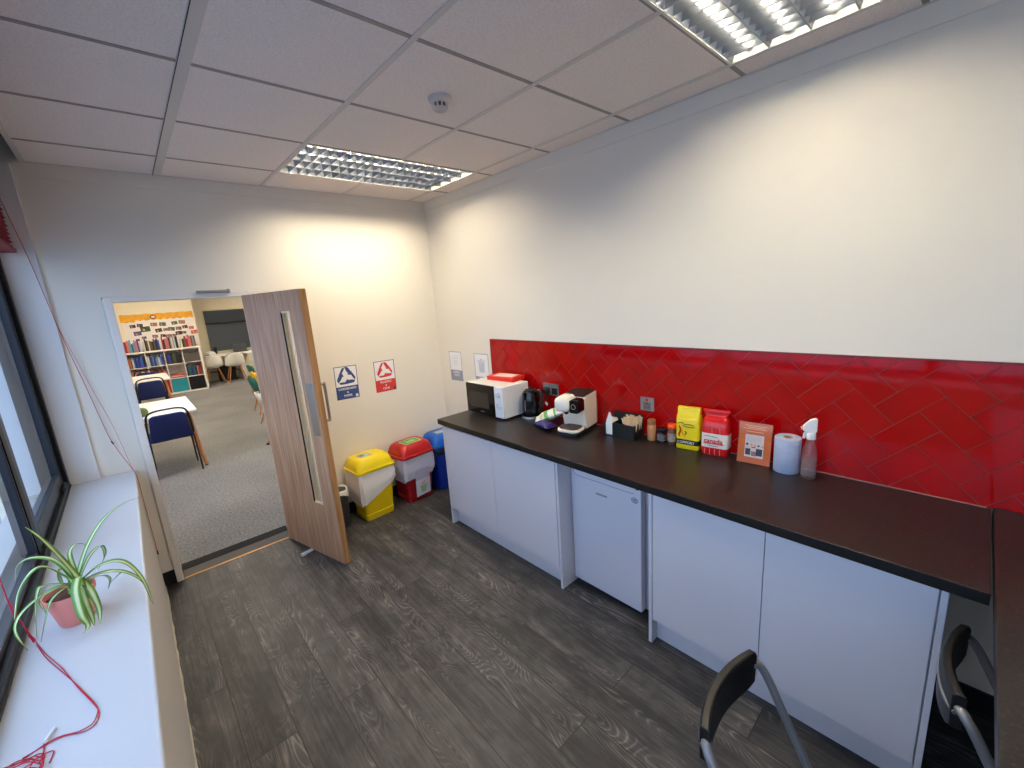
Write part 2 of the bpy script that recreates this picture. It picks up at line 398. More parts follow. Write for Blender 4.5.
hd = MB(); hd.box(-2.7575, -2.742, -0.26, -0.16, 0.917, 0.935); hd.tube(spline([(-2.746, -0.17, 0.937), (-2.735, -0.22, 0.945), (-2.732, -0.30, 0.94)], 5), 0.006, 8)
hd.cyl((-2.745, -0.19, 0.928), (-2.736, -0.19, 0.95), 0.007); hd.build('window_handle', DARKGREY, t, smooth=True)
# outside the window
b = MB(); b.box(-30, -3.0, -30, 3.56, -0.2, -0.02)
struct(b.build('floor_outside', mat('outside_paving', (150, 158, 168), 0.9)), 'pale paving outside the window', 'paving')
b = MB(); b.box(-14, -3.0, 3.56, 3.8, -0.2, 4.2)
struct(b.build('wall_outside', mat('outside_render', (214, 220, 226), 0.9)), 'pale rendered wall outside the window', 'wall')

# ------------------------------------------------------------------ door frame and door
b = MB()
b.box(-2.378, -2.338, -0.018, 0.0, 0, 1.992); b.box(-1.598, -1.545, -0.018, 0.0, 0, 1.995); b.box(-2.338, -1.598, -0.018, 0.0, 1.957, 1.992)
b.box(-2.384, -2.340, 0.0, 0.19, 0, 1.98); b.box(-1.586 - 0.02, -1.586, 0.0, 0.19, 0, 1.98); b.box(-2.340, -1.606, 0.0, 0.19, 1.960, 1.988)
struct(b.build('trim_7', mat('frame_paint', (232, 226, 218), 0.5), bevel=0.003), 'white painted door frame around the open doorway', 'door frame')
dd = Vector((0.2385, -0.9711, 0)); nn = Vector((0.9711, 0.2385, 0))
DM = Matrix(((dd.x, nn.x, 0, -1.643), (dd.y, nn.y, 0, -0.02), (0, 0, 1, 0), (0, 0, 0, 1)))
t = thing('door_1', (-1.6, -0.02, 0.008), 'wood veneer door standing open with a tall narrow glass slot', 'door'); t['kind'] = 'structure'
b = MB(DM); z0, z1 = 0.008, 1.962; S0, S1, G0, G1 = 0.485, 0.605, 0.44, 1.83
b.box(0, S0, 0, 0.044, z0, z1); b.box(S1, 0.750, 0, 0.044, z0, z1); b.box(S0, S1, 0, 0.044, z0, G0); b.box(S0, S1, 0, 0.044, G1, z1)
b.box(0.750, 0.757, 0, 0.044, z0, z1, 1)
leaf = b.build('door_leaf', [DOORWOOD, DOOREDGE], t)
b = MB(DM)
b.box(S0 + .0005, S0 + 0.012, .031, .043, G0, G1); b.box(S0 + .0005, S0 + 0.003, .008, .031, G0, G1)
for a in (0.001, 0.031):
    b.box(S1 - 0.012, S1 - .0005, a, a + 0.012, G0, G1)
    b.box(S0 + 0.012, S1 - 0.012, a, a + 0.012, G0, G0 + 0.012); b.box(S0 + 0.012, S1 - 0.012, a, a + 0.012, G1 - 0.012, G1)
b.build('glazing_bead', mat('pale_bead_wood', (232, 212, 176), 0.5), t)
b = MB(DM); b.box(S0 + .0005, S0 + .008, .0005, 0.008, G0, G1); b.build('gasket', BLACKPL, t)
b = MB(DM); b.box(S0 + 0.004, S1 - 0.004, 0.022, 0.026, G0 + 0.004, G1 - 0.004); b.build('vision_panel', CLEAR, t)
b = MB(DM); b.box(0.640, 0.728, -0.0018, 0.0, 0.98, 1.35); b.build('push_plate', STEEL, t, bevel=0.001)
b = MB(DM); b.tube(spline([(0.70, 0.044, 1.07), (0.70, 0.088, 1.07), (0.70, 0.100, 1.085), (0.70, 0.100, 1.31), (0.70, 0.088, 1.325), (0.70, 0.044, 1.325)], 5), 0.0095, 10)
b.build('pull_handle', STEEL, t, smooth=True)
b = MB(DM)
for z in (0.25, 1.0, 1.75): b.cyl((-0.004, 0.046, z - 0.05), (-0.004, 0.046, z + 0.05), 0.007)
b.build('hinge', STEEL, t, smooth=True)
# closer arm on the frame head
t = thing('door_closer', (-1.81, -0.03, 1.99), 'slim steel door closer rail above the doorway', 'door closer')
b = MB(); b.box(-1.905, -1.715, -0.042, -0.018, 1.988, 2.008); b.build('slide_rail', STEEL, t, bevel=0.003)
b = MB(); b.box(-1.725, -1.71, -0.046, -0.018, 1.984, 2.012); b.build('end_cap', GREYPL, t)
# wedge under the door
wc = DM @ Vector((0.34, -0.03, 0)); WM = Matrix.Translation((wc.x, wc.y, 0)) @ Matrix.Rotation(math.radians(200), 4, 'Z')
b = MB(WM); b.hexa([(-0.05, -0.017, 0), (0.065, -0.012, 0), (0.065, 0.012, 0), (-0.05, 0.017, 0), (-0.05, -0.017, 0.006), (0.065, -0.01, 0.022), (0.065, 0.01, 0.022), (-0.05, 0.017, 0.006)])
tag(b.build('door_wedge', mat('pale_rubber', (214, 222, 224), 0.6), bevel=0.004), 'pale grey rubber wedge under the open wooden door', 'door stop')

# ------------------------------------------------------------------ ceiling lights
def make_luminaire(x0, x1, y0, y1, label):
    t = thing('ceiling_light', ((x0 + x1) / 2, (y0 + y1) / 2, H), label, 'ceiling light', 'recessed louvre ceiling lights')
    r = 0.014
    b = MB(); b.box(x0 + .003, x1 - .003, y0 + .003, y0 + r, H - 0.002, H + 0.06); b.box(x0 + .003, x1 - .003, y1 - r, y1 - .003, H - 0.002, H + 0.06)
    b.box(x0 + .003, x0 + r, y0 + r, y1 - r, H - 0.002, H + 0.06); b.box(x1 - r, x1 - .003, y0 + r, y1 - r, H - 0.002, H + 0.06)
    b.box(x0 + .003, x1 - .003, y0 + .003, y1 - .003, H + 0.06, H + 0.07)
    b.build('housing', mat('luminaire_white', (224, 220, 212), 0.45), t)
    b = MB(); zb, zt = H + 0.0005, H + 0.040
    ya, yb = y0 + r, y1 - r; xa, xb = x0 + r, x1 - r; p = (yb - ya) / 4
    for k in range(5):                                     # curved side reflectors of the lamp troughs
        y = ya + p * k; prof = [(.0025, 0), (.004, .010), (.009, .024), (.018, .0390)]
        ring = [(-q, h) for q, h in prof][::-1] + [(q, h) for q, h in prof]
        ring = [(max(min(y + q, yb), ya), zb + h) for q, h in ring]
        b.loft([[(x, yy, zz) for yy, zz in ring] for x in (xa, xb)])
    nb = 20; px = (xb - xa) / nb
    for k in range(1, nb):                                 # cross blades
        x = xa + px * k
        for q in range(4):
            y_0, y_1 = ya + p * q + 0.003, ya + p * (q + 1) - 0.003
            b.hexa([(x - .0010, y_0, zb), (x + .0010, y_0, zb), (x + .0010, y_1, zb), (x - .0010, y_1, zb),
                    (x - .009, y_0 + .013, zt - .004), (x + .009, y_0 + .013, zt - .004), (x + .009, y_1 - .013, zt - .004), (x - .009, y_1 - .013, zt - .004)])
    b.build('louvre', LOUVRE, t, smooth=True, ang=25)
    for k in range(4):
        y = ya + p * (k + 0.5)
        tb = MB(); tb.cyl((xa + 0.03, y, H + 0.030), (xb - 0.03, y, H + 0.030), 0.008, n=10); o = tb.build('lamp_tube', TUBE, t, smooth=True)
        for ex in (xa + 0.002, xb - 0.030): cp = MB(); cp.cyl((ex, y, H + 0.030), (ex + 0.028, y, H + 0.030), 0.0095); cp.build('lamp_holder', PAPER, t)
    return t
make_luminaire(*LIGHTS[0], 'louvred ceiling light beside the far wall, wholly in view')
make_luminaire(*LIGHTS[1], 'louvred ceiling light at the top edge above the red splashback')
t = thing('smoke_detector', (-1.055, -1.885, H + .006), 'white round smoke detector on the ceiling between the lights', 'smoke detector')
c = (-1.055, -1.885, H + .006)
b = MB(); b.lathe([(0.052, 0), (0.052, -0.012), (0.048, -0.022), (0.034, -0.028)], c, 28); b.build('base', TEE, t, smooth=True)
b = MB(); b.lathe([(0.032, -0.026), (0.031, -0.046)], c, 28); b.build('sensor_chamber', mat('detector_grey', (120, 112, 106), 0.7), t, smooth=True)
b = MB()
for k in range(10):
    a = 2 * PI * k / 10; q = Vector((c[0] + 0.033 * math.cos(a), c[1] + 0.033 * math.sin(a), 0)); b.box(q.x - .003, q.x + .003, q.y - .003, q.y + .003, c[2] - .048, c[2] - .026)
b.lathe([(0.034, -0.046), (0.034, -0.05), (0.024, -0.058)], c, 28); b.build('cap', TEE, t, smooth=True)

# ------------------------------------------------------------------ counter
def make_splash():
    b = MB(); Y0, Y1, Z0, Z1 = -4.6, -0.831, 0.905, 1.467
    b.box(-0.0075, -0.0005, Y0, Y1, Z0, Z1, 1)
    q = 0.1; u0, v0 = -1.815, 3.39; s = math.sqrt(0.5)
    def clip(P, f):
        out = []
        for i in range(len(P)):
            a, c = P[i - 1], P[i]; fa, fc = f(a), f(c)
            if (fa >= 0) != (fc >= 0):
                k = fa / (fa - fc); out.append((a[0] + (c[0] - a[0]) * k, a[1] + (c[1] - a[1]) * k))
            if fc >= 0: out.append(c)
        return out
    g = 0.0018
    for i in range(-12, 34):
        for j in range(-45, 10):
            k = (i - j) % 4
            if k == 0: U = (i, i + 2, j, j + 1)
            elif k == 3: U = (i, i + 1, j, j + 2)
            else: continue
            a, c, d, e = u0 + U[0] * q + g, u0 + U[1] * q - g, v0 + U[2] * q + g, v0 + U[3] * q - g
            def yz(u, v): return ((u - v) * s, (u + v) * s)
            P = [yz(a, d), yz(c, d), yz(c, e), yz(a, e)]
            if max(p[0] for p in P) < Y0 or min(p[0] for p in P) > Y1 or max(p[1] for p in P) < Z0 or min(p[1] for p in P) > Z1: continue
            for f in (lambda p: p[0] - Y0 - .001, lambda p: Y1 - .002 - p[0], lambda p: p[1] - Z0 - .001, lambda p: Z1 - .002 - p[1]):
                P = clip(P, f)
                if len(P) < 3: break
            if len(P) < 3: continue
            cy = sum(p[0] for p in P) / len(P); cz = sum(p[1] for p in P) / len(P)
            R = []
            for x, ins in ((-0.0075, 0), (-0.0102, 0), (-0.0104, 0.0004)):
                ring = []
                for y, z in P:
                    dl = math.hypot(y - cy, z - cz) or 1; ring.append((x, y - (y - cy) / dl * ins * 1.3, z - (z - cz) / dl * ins * 1.3))
                R.append(ring)
            b.loft(R, 0, cap0=False)
    b.box(-0.012, -0.0005, Y1, Y1 + 0.006, Z0, Z1, 2); b.box(-0.012, -0.0005, Y0, Y1 + 0.006, Z1, Z1 + 0.004, 2)
    b.box(-0.0145, -0.0005, -3.76, Y1, Z0, Z0 + 0.0025, 3)
    o = b.build('tiled_splashback', [REDTILE, GROUT, mat('dark_red_trim', (96, 20, 22), 0.4), mat('sealant', (150, 124, 116), 0.6)])
    return tag(o, 'glossy red herringbone tiled splashback along the right wall', 'splashback')
make_splash()
b = MB(); b.hexa([(-0.648, -3.772, .865), (0, -3.772, .865), (0, -.832, .865), (-.618, -.832, .865), (-0.648, -3.772, .905), (0, -3.772, .905), (0, -.832, .905), (-.618, -.832, .905)])
b.bm.faces.ensure_lookup_table()
for f in b.bm.faces:
    if abs(f.normal.z) < .5 or True:
        f.normal_update()
        if abs(f.normal.z) < .5: f.material_index = 1
EDGE = mat('black_edge_band', (10, 10, 11), 0.5)
tag(b.build('kitchen_worktop', [WORKTOP, EDGE], bevel=0.0015), 'dark speckled worktop over the white cabinets and fridge', 'worktop')
# desk at the near end, a little higher
t = thing('dark_desk', (-0.85, -4.15, 0.0), 'dark speckled desk meeting the worktop at the bottom right', 'desk')
b = MB(); b.box(-1.72, -0.012, -4.56, -3.778, 0.873, 0.915); b.build('desk_top', WORKTOP, t, bevel=0.003)
b = MB(); b.box(-1.64, -1.60, -4.52, -4.0, 0, 0.873); b.build('side_panel', CABWHITE, t)
b = MB(); b.box(-1.60, -0.05, -4.54, -4.52, 0.5, 0.873); b.box(-0.05, -0.012, -4.54, -4.0, 0, 0.873); b.build('back_panel', DARKGREY, t)

def base_cabinet(y0, y1, splits, label, right_panel=True):
    t = thing('base_cabinet', (-0.3, (y0 + y1) / 2, 0), label, 'cabinet', 'white base cabinets under the worktop')
    b = MB(); b.box(-0.578, -0.02, y0 + 0.019, y1 - 0.019, 0.14, 0.862); b.build('carcass', CABWHITE, t)
    b = MB(); b.box(-0.545, -0.527, y0 + 0.019, y1 - 0.019, 0.0, 0.138); b.build('plinth', CABWHITE, t)
    for a, c in ((y0, y0 + 0.018), (y1 - 0.018, y1)):
        b = MB(); b.box(-0.598, -0.02, a, c, 0, 0.863); b.build('end_panel', CABWHITE, t, bevel=0.0012)
    ys = [y0 + 0.021] + splits + [y1 - 0.021]
    for a, c in zip(ys, ys[1:]):
        b = MB(); b.box(-0.599, -0.580, a + 0.0015, c - 0.0015, 0.145, 0.846); b.build('cabinet_door', CABWHITE, t, bevel=0.0015)
    return t
base_cabinet(-2.078, -0.862, [-1.47], 'white two-door base cabinet under the microwave and coffee machine')
base_cabinet(-3.694, -2.668, [-3.181], 'white two-door base cabinet between the fridge and the desk')
# fridge
t = thing('fridge', (-0.25, -2.32, 0), 'white under-counter fridge between the two white cabinets', 'fridge')
b = MB(); b.box(-0.435, -0.04, -2.575, -2.092, 0.03, 0.852); b.build('body', mat('fridge_side', (170, 172, 184), 0.4), t, bevel=0.004)
b = MB(); b.box(-0.485, -0.44, -2.56, -2.084, 0.035, 0.80); b.box(-0.474, -0.44, -2.56, -2.084, 0.80, 0.826)
door = b.build('fridge_door', FRIDGEWHITE, t, bevel=0.006, seg=3)
b = MB(); b.box(-0.484, -0.436, -2.56, -2.084, 0.828, 0.850); b.build('top_fascia', FRIDGEWHITE, t, bevel=0.004)
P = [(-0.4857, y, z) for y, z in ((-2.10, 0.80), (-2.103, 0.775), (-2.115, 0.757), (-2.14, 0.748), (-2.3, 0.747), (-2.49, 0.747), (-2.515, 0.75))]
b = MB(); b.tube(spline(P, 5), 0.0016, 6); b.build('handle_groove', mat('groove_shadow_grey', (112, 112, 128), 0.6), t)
b = MB(); b.box(-0.4865, -0.4845, -2.345, -2.268, 0.667, 0.678); b.build('badge', GREYPL, t)
b = MB(); b.box(-0.487, -0.4845, -2.545, -2.53, 0.775, 0.792); b.build('lock_cover', DARKGREY, t)
FM = frame((-0.4862, -2.523, 0.712), (0, -1, 0), (0, 0, 1)); b = MB(FM); b.loft([[(0.021 * math.cos(2*PI*k/24), 0.017 * math.sin(2*PI*k/24), z) for k in range(24)] for z in (0, 0.0006)])
stk = b.build('sticker', mat('sticker_grey', (176, 178, 190), 0.5), t)
b = MB(FM); b.tube([(0.019 * math.cos(2*PI*k/24), 0.015 * math.sin(2*PI*k/24), 0.0008) for k in range(25)], 0.0012, 5); b.prism([(-.012, .004), (.008, .006), (.012, .001), (-.01, -.001)], .0006, .0011); b.prism([(-.002, -.006), (.014, -.009), (.013, -.012), (-.003, -.009)], .0006, .0011)
b.build('printed_mark', mat('sticker_ink', (92, 94, 106), 0.6), stk)
b = MB()
for y in (-2.54, -2.12):
    for x in (-0.40, -0.08): b = MB(); b.cyl((x, y, 0), (x, y, 0.032), 0.016); b.build('foot', BLACKPL, t, smooth=True)

# ------------------------------------------------------------------ things on the worktop
WT = 0.905
# microwave (front faces the room, -x)
t = thing('microwave', (-0.205, -1.107, WT), 'white microwave oven with black door at the far end of the worktop', 'microwave')
x0, x1, y0, y1, z0, z1 = -0.335, -0.07, -1.332, -0.882, 0.918, 1.163
b = MB(); b.box(x0 + 0.006, x1, y0, y1, z0, z1); b.build('body', mat('microwave_white', (228, 226, 224), 0.35), t, bevel=0.006, seg=3)
b = MB(); b.box(x0 - 0.012, x0 + 0.005, y0 + 0.1, y1, z0 + 0.003, z1 - 0.003); d = b.build('oven_door', BLACKGL, t, bevel=0.004)
b = MB(); b.box(x0 - 0.0135, x0 - 0.0115, -1.168, -0.935, 0.972, 1.098); b.build('door_window', mat('oven_mesh_glass', (44, 42, 40), 0.25), d)
b = MB(); b.box(x0 - 0.0132, x0 - 0.0118, -1.10, -1.06, 0.941, 0.946); b.build('badge', GREYPL, d)
b = MB(); b.box(x0 - 0.010, x0 + 0.005, y0, y0 + 0.097, z0 + 0.003, z1 - 0.003); p = b.build('control_panel', mat('microwave_panel', (222, 224, 228), 0.4), t, bevel=0.005)
for z in (1.100, 1.022):
    b = MB(); b.cyl((x0 - 0.010, -1.284, z), (x0 - 0.026, -1.284, z), 0.021, 0.018, 24); b.box(x0 - 0.028, x0 - 0.012, -1.2865, -1.2815, z - 0.018, z + 0.018); b.build('dial', mat('dial_silver', (196, 206, 212), 0.3), p, smooth=True)
b = MB(); b.loft([[(x0 + 0.06, y0 - q, a), (x1 - 0.035, y0 - q, a)][0:1] + [(x1 - 0.035, y0 - q, a), (x1 - 0.035, y0 - q, c), (x0 + 0.06, y0 - q, c)] for q, a, c in ((0, z0 + 0.035, z1 - 0.035), (0.002, z0 + 0.04, z1 - 0.04))]); b.build('side_panel', mat('microwave_white', (0, 0, 0)), t)
b = MB()
for xx in (-0.30, -0.11):
    for yy in (-1.29, -0.92): b = MB(); b.cyl((xx, yy, WT), (xx, yy, z0 + 0.002), 0.016); b.build('foot', BLACKPL, t, smooth=True)
# flat red box and papers on top of it
RM = Matrix.Translation((-0.115, -1.12, 1.1635)) @ Matrix.Rotation(math.radians(6), 4, 'Z')
t = thing('flat_box', (-0.115, -1.12, 1.1635), 'flat bright red box lying on top of the microwave', 'box')
b = MB(RM); b.box(-0.075, 0.075, -0.14, 0.14, 0, 0.030); b.build('tray', mat('box_red', (214, 36, 22), 0.45), t, bevel=0.003)
b = MB(RM); b.box(-0.077, 0.077, -0.142, 0.142, 0.0225, 0.033); b.build('lid', mat('box_red', (0, 0, 0)), t, bevel=0.003)
b = MB(RM @ Matrix.Rotation(0.1, 4, 'Z')); b.box(-0.05, 0.055, -0.10, 0.09, 0.0335, 0.0365)
tag(b.build('paper_leaflet', mat('pinkish_paper', (240, 214, 204), 0.7)), 'pale paper leaflet lying on the flat red box', 'paper')
# kettle
kc = (-0.150, -1.430, WT)
t = thing('electric_kettle', kc, 'glossy black electric kettle between the microwave and the coffee machine', 'kettle')
b = MB(); b.lathe([(0.074, 0), (0.076, 0.006), (0.072, 0.018), (0.05, 0.021)], kc, 32); b.build('power_base', STEEL, t, smooth=True)
b = MB(); b.lathe([(0.066, 0.020), (0.070, 0.026), (0.070, 0.06), (0.066, 0.13), (0.059, 0.195), (0.056, 0.205), (0.04, 0.214)], kc, 32)
b.loft([[(kc[0] - 0.055 - 0.01 * k, kc[1] + 0.018 * (1 - 0.3 * k) * s, kc[2] + z) for s, z in ((1, 0.15), (-1, 0.15))] + [(kc[0] - 0.055 - 0.01 * k, kc[1] + 0.022 * (1 - 0.3 * k) * s, kc[2] + 0.205) for s in (-1, 1)] for k in (0, 2)])
b.build('kettle_body', BLACKGL, t, smooth=True)
b = MB(); b.lathe([(0.045, 0.205), (0.044, 0.218), (0.02, 0.224)], kc, 28); b.cyl((kc[0], kc[1], kc[2] + 0.222), (kc[0], kc[1], kc[2] + 0.236), 0.012); b.build('lid', BLACKPL, t, smooth=True)
b = MB(); b.tube(spline([(kc[0] + .01, kc[1] - 0.050, kc[2] + 0.205), (kc[0] + .015, kc[1] - 0.085, kc[2] + 0.212), (kc[0] + .02, kc[1] - 0.100, kc[2] + 0.17), (kc[0] + .02, kc[1] - 0.092, kc[2] + 0.09), (kc[0] + .012, kc[1] - 0.062, kc[2] + 0.05)], 6), 0.013, 10); b.build('handle', BLACKPL, t, smooth=True)
b = MB(); b.box(kc[0] - 0.069, kc[0] - 0.064, kc[1] - 0.012, kc[1] - 0.004, kc[2] + 0.06, kc[2] + 0.15); b.build('water_gauge', mat('gauge_grey', (90, 100, 120), 0.2), t)
# coffee machine
cm = Matrix.Translation((-0.190, -1.900, WT)) @ Matrix.Rotation(math.radians(11), 4, 'Z')
t = thing('coffee_machine', (-0.190, -1.900, WT), 'cream pod coffee machine with black control panel', 'coffee machine')
CREAM = mat('coffee_machine_cream', (226, 214, 196), 0.35)
b = MB(cm); b.prism(rrect(0.30, 0.172, 0.035), 0.0, 0.024); b.build('base', BLACKPL, t, bevel=0.004)
b = MB(cm); b.prism(rrect(0.145, 0.162, 0.05, 6, -0.078, 0), 0.0245, 0.044); b.build('drip_tray', CREAM, t, bevel=0.005, smooth=True)
b = MB(cm); b.prism(rrect(0.118, 0.136, 0.04, 6, -0.078, 0), 0.0445, 0.0475)
for k in range(9): b.box(-0.125, -0.03, -0.05 + k * 0.0115, -0.046 + k * 0.0115, 0.0475, 0.049)
b.build('drip_grille', mat('grille_brown', (66, 52, 46), 0.4), t)
b = MB(cm)
pr = [(-.012, .0245), (.140, .0245), (.140, .252), (-.035, .242), (-.050, .178)]
b.loft([[(x, y, z) for x, z in pr] for y in (-.086, .086)])
b.build('machine_body', CREAM, t, bevel=0.006, seg=3)
b = MB(cm); b.hexa([(-0.030, -0.080, 0.243), (0.138, -0.080, 0.253), (0.138, 0.080, 0.253), (-0.030, 0.080, 0.243), (-0.030, -0.080, 0.249), (0.138, -0.080, 0.259), (0.138, 0.080, 0.259), (-0.030, 0.080, 0.249)]); b.build('top_plate', BLACKPL, t)
b = MB(cm)
prof = rrect(0.105, 0.098, 0.03, 6, 0, 0)
b.loft([[(-0.145 + i, 0.032 + w * k, 0.207 + h * k2 + dz) for w, h in prof] for i, k, k2, dz in ((0.0, 0.72, 0.60, 0.0), (0.006, 0.90, 0.82, 0), (0.018, 1.0, 0.96, 0), (0.05, 1.03, 1.0, 0.001), (0.11, 1.0, 1.0, 0.003))])
b.build('brew_head', mat('brew_head_white', (236, 230, 218), 0.3), t, smooth=True, ang=50)
b = MB(cm); b.cyl((-0.085, 0.025, 0.135), (-0.085, 0.025, 0.165), 0.012, 0.02); b.build('spout', BLACKPL, t, smooth=True)
b = MB(cm); pr = rrect(0.072, 0.088, 0.018, 5)
b.loft([[(-0.128 + i + 0.12 * w, -0.052 + w, 0.198 + h * k) for w, h in pr] for i, k in ((0.0, 0.92), (0.006, 1.0), (0.085, 1.0))]); cp = b.build('control_panel', BLACKGL, t, smooth=True)
b = MB(cm); b.tube([(-0.1305 + 0.12 * 0.016 * math.cos(2*PI*k/28), -0.052 + 0.016 * math.cos(2*PI*k/28), 0.2 + 0.016 * math.sin(2*PI*k/28)) for k in range(29)], 0.0016, 6); b.build('start_button', mat('ring_grey', (150, 150, 150), 0.4), cp)
b = MB(cm); b.prism(rrect(0.036, 0.15, 0.012, 4, 0.160, 0), 0.03, 0.19); b.build('water_tank', mat('tank_smoke', (150, 128, 120), 0.2), t, bevel=0.003)
# packets
def pillow(name, M, Lx, W, T, mats, label, cat, group=None, band=None):
    b = MB(M); rings = []; n = 16; m = 14
    for i in range(n + 1):
        s = i / n; f = max(0.02, math.sin(PI * min(max((s - 0.06) / 0.88, 0), 1))) ** 0.55 if 0.06 < s < 0.94 else 0.03
        ring = []
        for k in range(m):
            a = 2 * PI * k / m; wob = 1 + 0.10 * math.sin(5 * s * PI + 3 * a) * f
            ring.append(((s - 0.5) * Lx, math.cos(a) * W / 2 * (1 - 0.12 * f), T / 2 + math.sin(a) * T / 2 * f * wob))
        rings.append(ring)
    b.loft(rings)
    if band:
        b.bm.faces.ensure_lookup_table()
        inv = M.inverted()
        for f in b.bm.faces:
            x = (inv @ f.calc_center_median()).x / Lx + 0.5
            for lo, hi, mi in band:
                if lo < x < hi: f.material_index = mi
    return tag(b.build(name, mats, smooth=True), label, cat, group)
PW = mat('packet_white', (222, 224, 216), 0.35); PG = mat('packet_green', (110, 168, 84), 0.4); PY_ = mat('packet_yellow', (214, 210, 120), 0.4); PB = mat('packet_blue', (20, 18, 92), 0.3)
A = Vector((-0.225, -1.585, WT + 0.002)); Bv = Vector((-0.105, -1.730, WT + 0.060))
U = (Bv - A).normalized(); Vv = Vector((0.72, 0.56, 0.0)); FMx = frame((A + Bv) / 2, U, Vv)
if FMx[2][2] < 0: FMx = frame((A + Bv) / 2, U, -Vv)
pillow('pod_packet', FMx, 0.23, 0.14, 0.07, [PW, PG, PY_], 'white and green foil packet lying behind the dark blue packet', 'packet', 'foil packets by the kettle', [(0.30, 0.46, 1), (0.16, 0.26, 2), (0.6, 0.7, 1)])
pillow('biscuit_packet', Matrix.Translation((-0.285, -1.700, WT + 0.001)) @ Matrix.Rotation(math.radians(-104), 4, 'Z'), 0.185, 0.10, 0.055, [PB, mat('packet_blue_light', (40, 38, 120), 0.3)], 'small dark blue foil packet in front of the kettle', 'packet', 'foil packets by the kettle', [(0.4, 0.52, 1)])
# black caddy
cd = Matrix.Translation((-0.092, -2.203, WT)) @ Matrix.Rotation(math.radians(2), 4, 'Z')
t = thing('napkin_caddy', (-0.092, -2.203, WT), 'black plastic caddy holding napkins and wooden stirrers', 'caddy')
CAD = mat('caddy_black', (12, 12, 13), 0.5)
b = MB(cd); b.box(-0.062, 0.062, -0.108, 0.108, 0.0, 0.004)
b.box(0.058, 0.062, -0.108, 0.108, 0.004, 0.135); b.box(-0.062, 0.058, 0.104, 0.108, 0.004, 0.090); b.box(-0.062, 0.058, -0.108, -0.104, 0.004, 0.092)
b.build('caddy_tray', CAD, t, bevel=0.001)
b = MB(cd); b.box(-0.062, -0.058, -0.104, 0.044, 0.004, 0.090); b.box(-0.062, -0.058, 0.098, 0.104, 0.004, 0.090); b.build('front_wall', CAD, t, bevel=0.001)
b = MB(cd); b.box(-0.058, 0.058, 0.038, 0.042, 0.004, 0.09); b.build('divider', CAD, t)
b = MB(cd); b.box(-0.058, 0.058, -0.032, -0.028, 0.004, 0.09); b.build('divider', CAD, t)
for k in range(6):                                         # folded napkins standing in the open slot
    b = MB(cd); xx = -0.050 + k * 0.016; h = 0.152 if k == 0 else 0.125 - 0.006 * k
    b.loft([[(xx + q, 0.0445, 0.0045), (xx + q, 0.099, 0.0045), (xx + q, 0.100, h * 0.50), (xx + q, 0.074, h), (xx + q, 0.070, h), (xx + q, 0.0435, h * 0.50)] for q in (0, 0.010)])
    o = b.build('folded_napkin', mat('napkin_white', (236, 232, 226), 0.9), bevel=0.001)
    tag(o, 'white folded paper napkin standing in the black caddy' if k else 'foremost white pointed paper napkin in the black caddy', 'napkin', 'napkins in the black caddy')
for k in range(30):
    b = MB(cd); i, j = k % 10, k // 10
    y = -0.040 - 0.0062 * i; x = -0.030 + 0.032 * j; ln = -0.010 + 0.012 * math.sin(k * 2.1); ty = (4.5 - i) * 0.0034 + (0.007 if i < 5 else -0.007); z = 0.124 + 0.007 * math.sin(k * 1.7) + .004 * j
    b.hexa([(x - .002, y - .0028, 0.006), (x + .002, y - .0028, 0.006), (x + .002, y + .0028, 0.006), (x - .002, y + .0028, 0.006),
            (x - .002 + ln, y + ty - .0075, z), (x + .002 + ln, y + ty - .0075, z), (x + .002 + ln, y + ty + .0075, z), (x - .002 + ln, y + ty + .0075, z)])
    tag(b.build('wooden_stirrer', STICKWOOD), 'pale wooden stirring stick standing in the black caddy', 'stirrer', 'wooden stirrers in the caddy')
# jars
def jar(name, c, label, group, parts):
    t = thing(name, c, label, 'jar', group)
    for pn, prof, m in parts:
        b = MB(); b.lathe(prof, c, 24); b.build(pn, m, t, smooth=True)
jar('spice_jar', (-0.068, -2.386, WT), 'tall jar of tan powder with brown lid beside the caddy', 'spice jars on the worktop', [
    ('jar_body', [(0.023, 0), (0.025, 0.004), (0.025, 0.092), (0.022, 0.098)], mat('cinnamon_tan', (186, 132, 86), 0.35, noise=0.12)),
    ('lid', [(0.022, 0.098), (0.0245, 0.1), (0.0245, 0.124), (0.021, 0.129)], mat('jar_lid_brown', (138, 92, 54), 0.5))])
jar('coffee_jar', (-0.066, -2.450, WT), 'short dark jar with black lid between two taller jars', 'spice jars on the worktop', [
    ('jar_body', [(0.024, 0), (0.0265, 0.004), (0.0265, 0.056), (0.022, 0.064)], mat('dark_jar', (40, 34, 32), 0.15)),
    ('label', [(0.0269, 0.012), (0.0269, 0.050)], mat('jar_label_grey', (104, 100, 96), 0.5, noise=0.5, nscale=90)),
    ('lid', [(0.0265, 0.064), (0.028, 0.066), (0.028, 0.083), (0.025, 0.086)], BLACKPL)])
jar('chocolate_jar', (-0.064, -2.515, WT), 'jar with bright orange lid beside the yellow packet', 'spice jars on the worktop', [
    ('jar_body', [(0.023, 0), (0.0255, 0.004), (0.0255, 0.088), (0.021, 0.098)], mat('brown_jar', (92, 66, 56), 0.2, noise=0.3, nscale=80)),
    ('label', [(0.0259, 0.02), (0.0259, 0.070)], mat('jar_label_pale', (150, 136, 128), 0.5, noise=0.4, nscale=90)),
    ('lid', [(0.025, 0.098), (0.0265, 0.1), (0.0265, 0.120), (0.024, 0.123)], mat('orange_lid', (236, 84, 20), 0.35))])
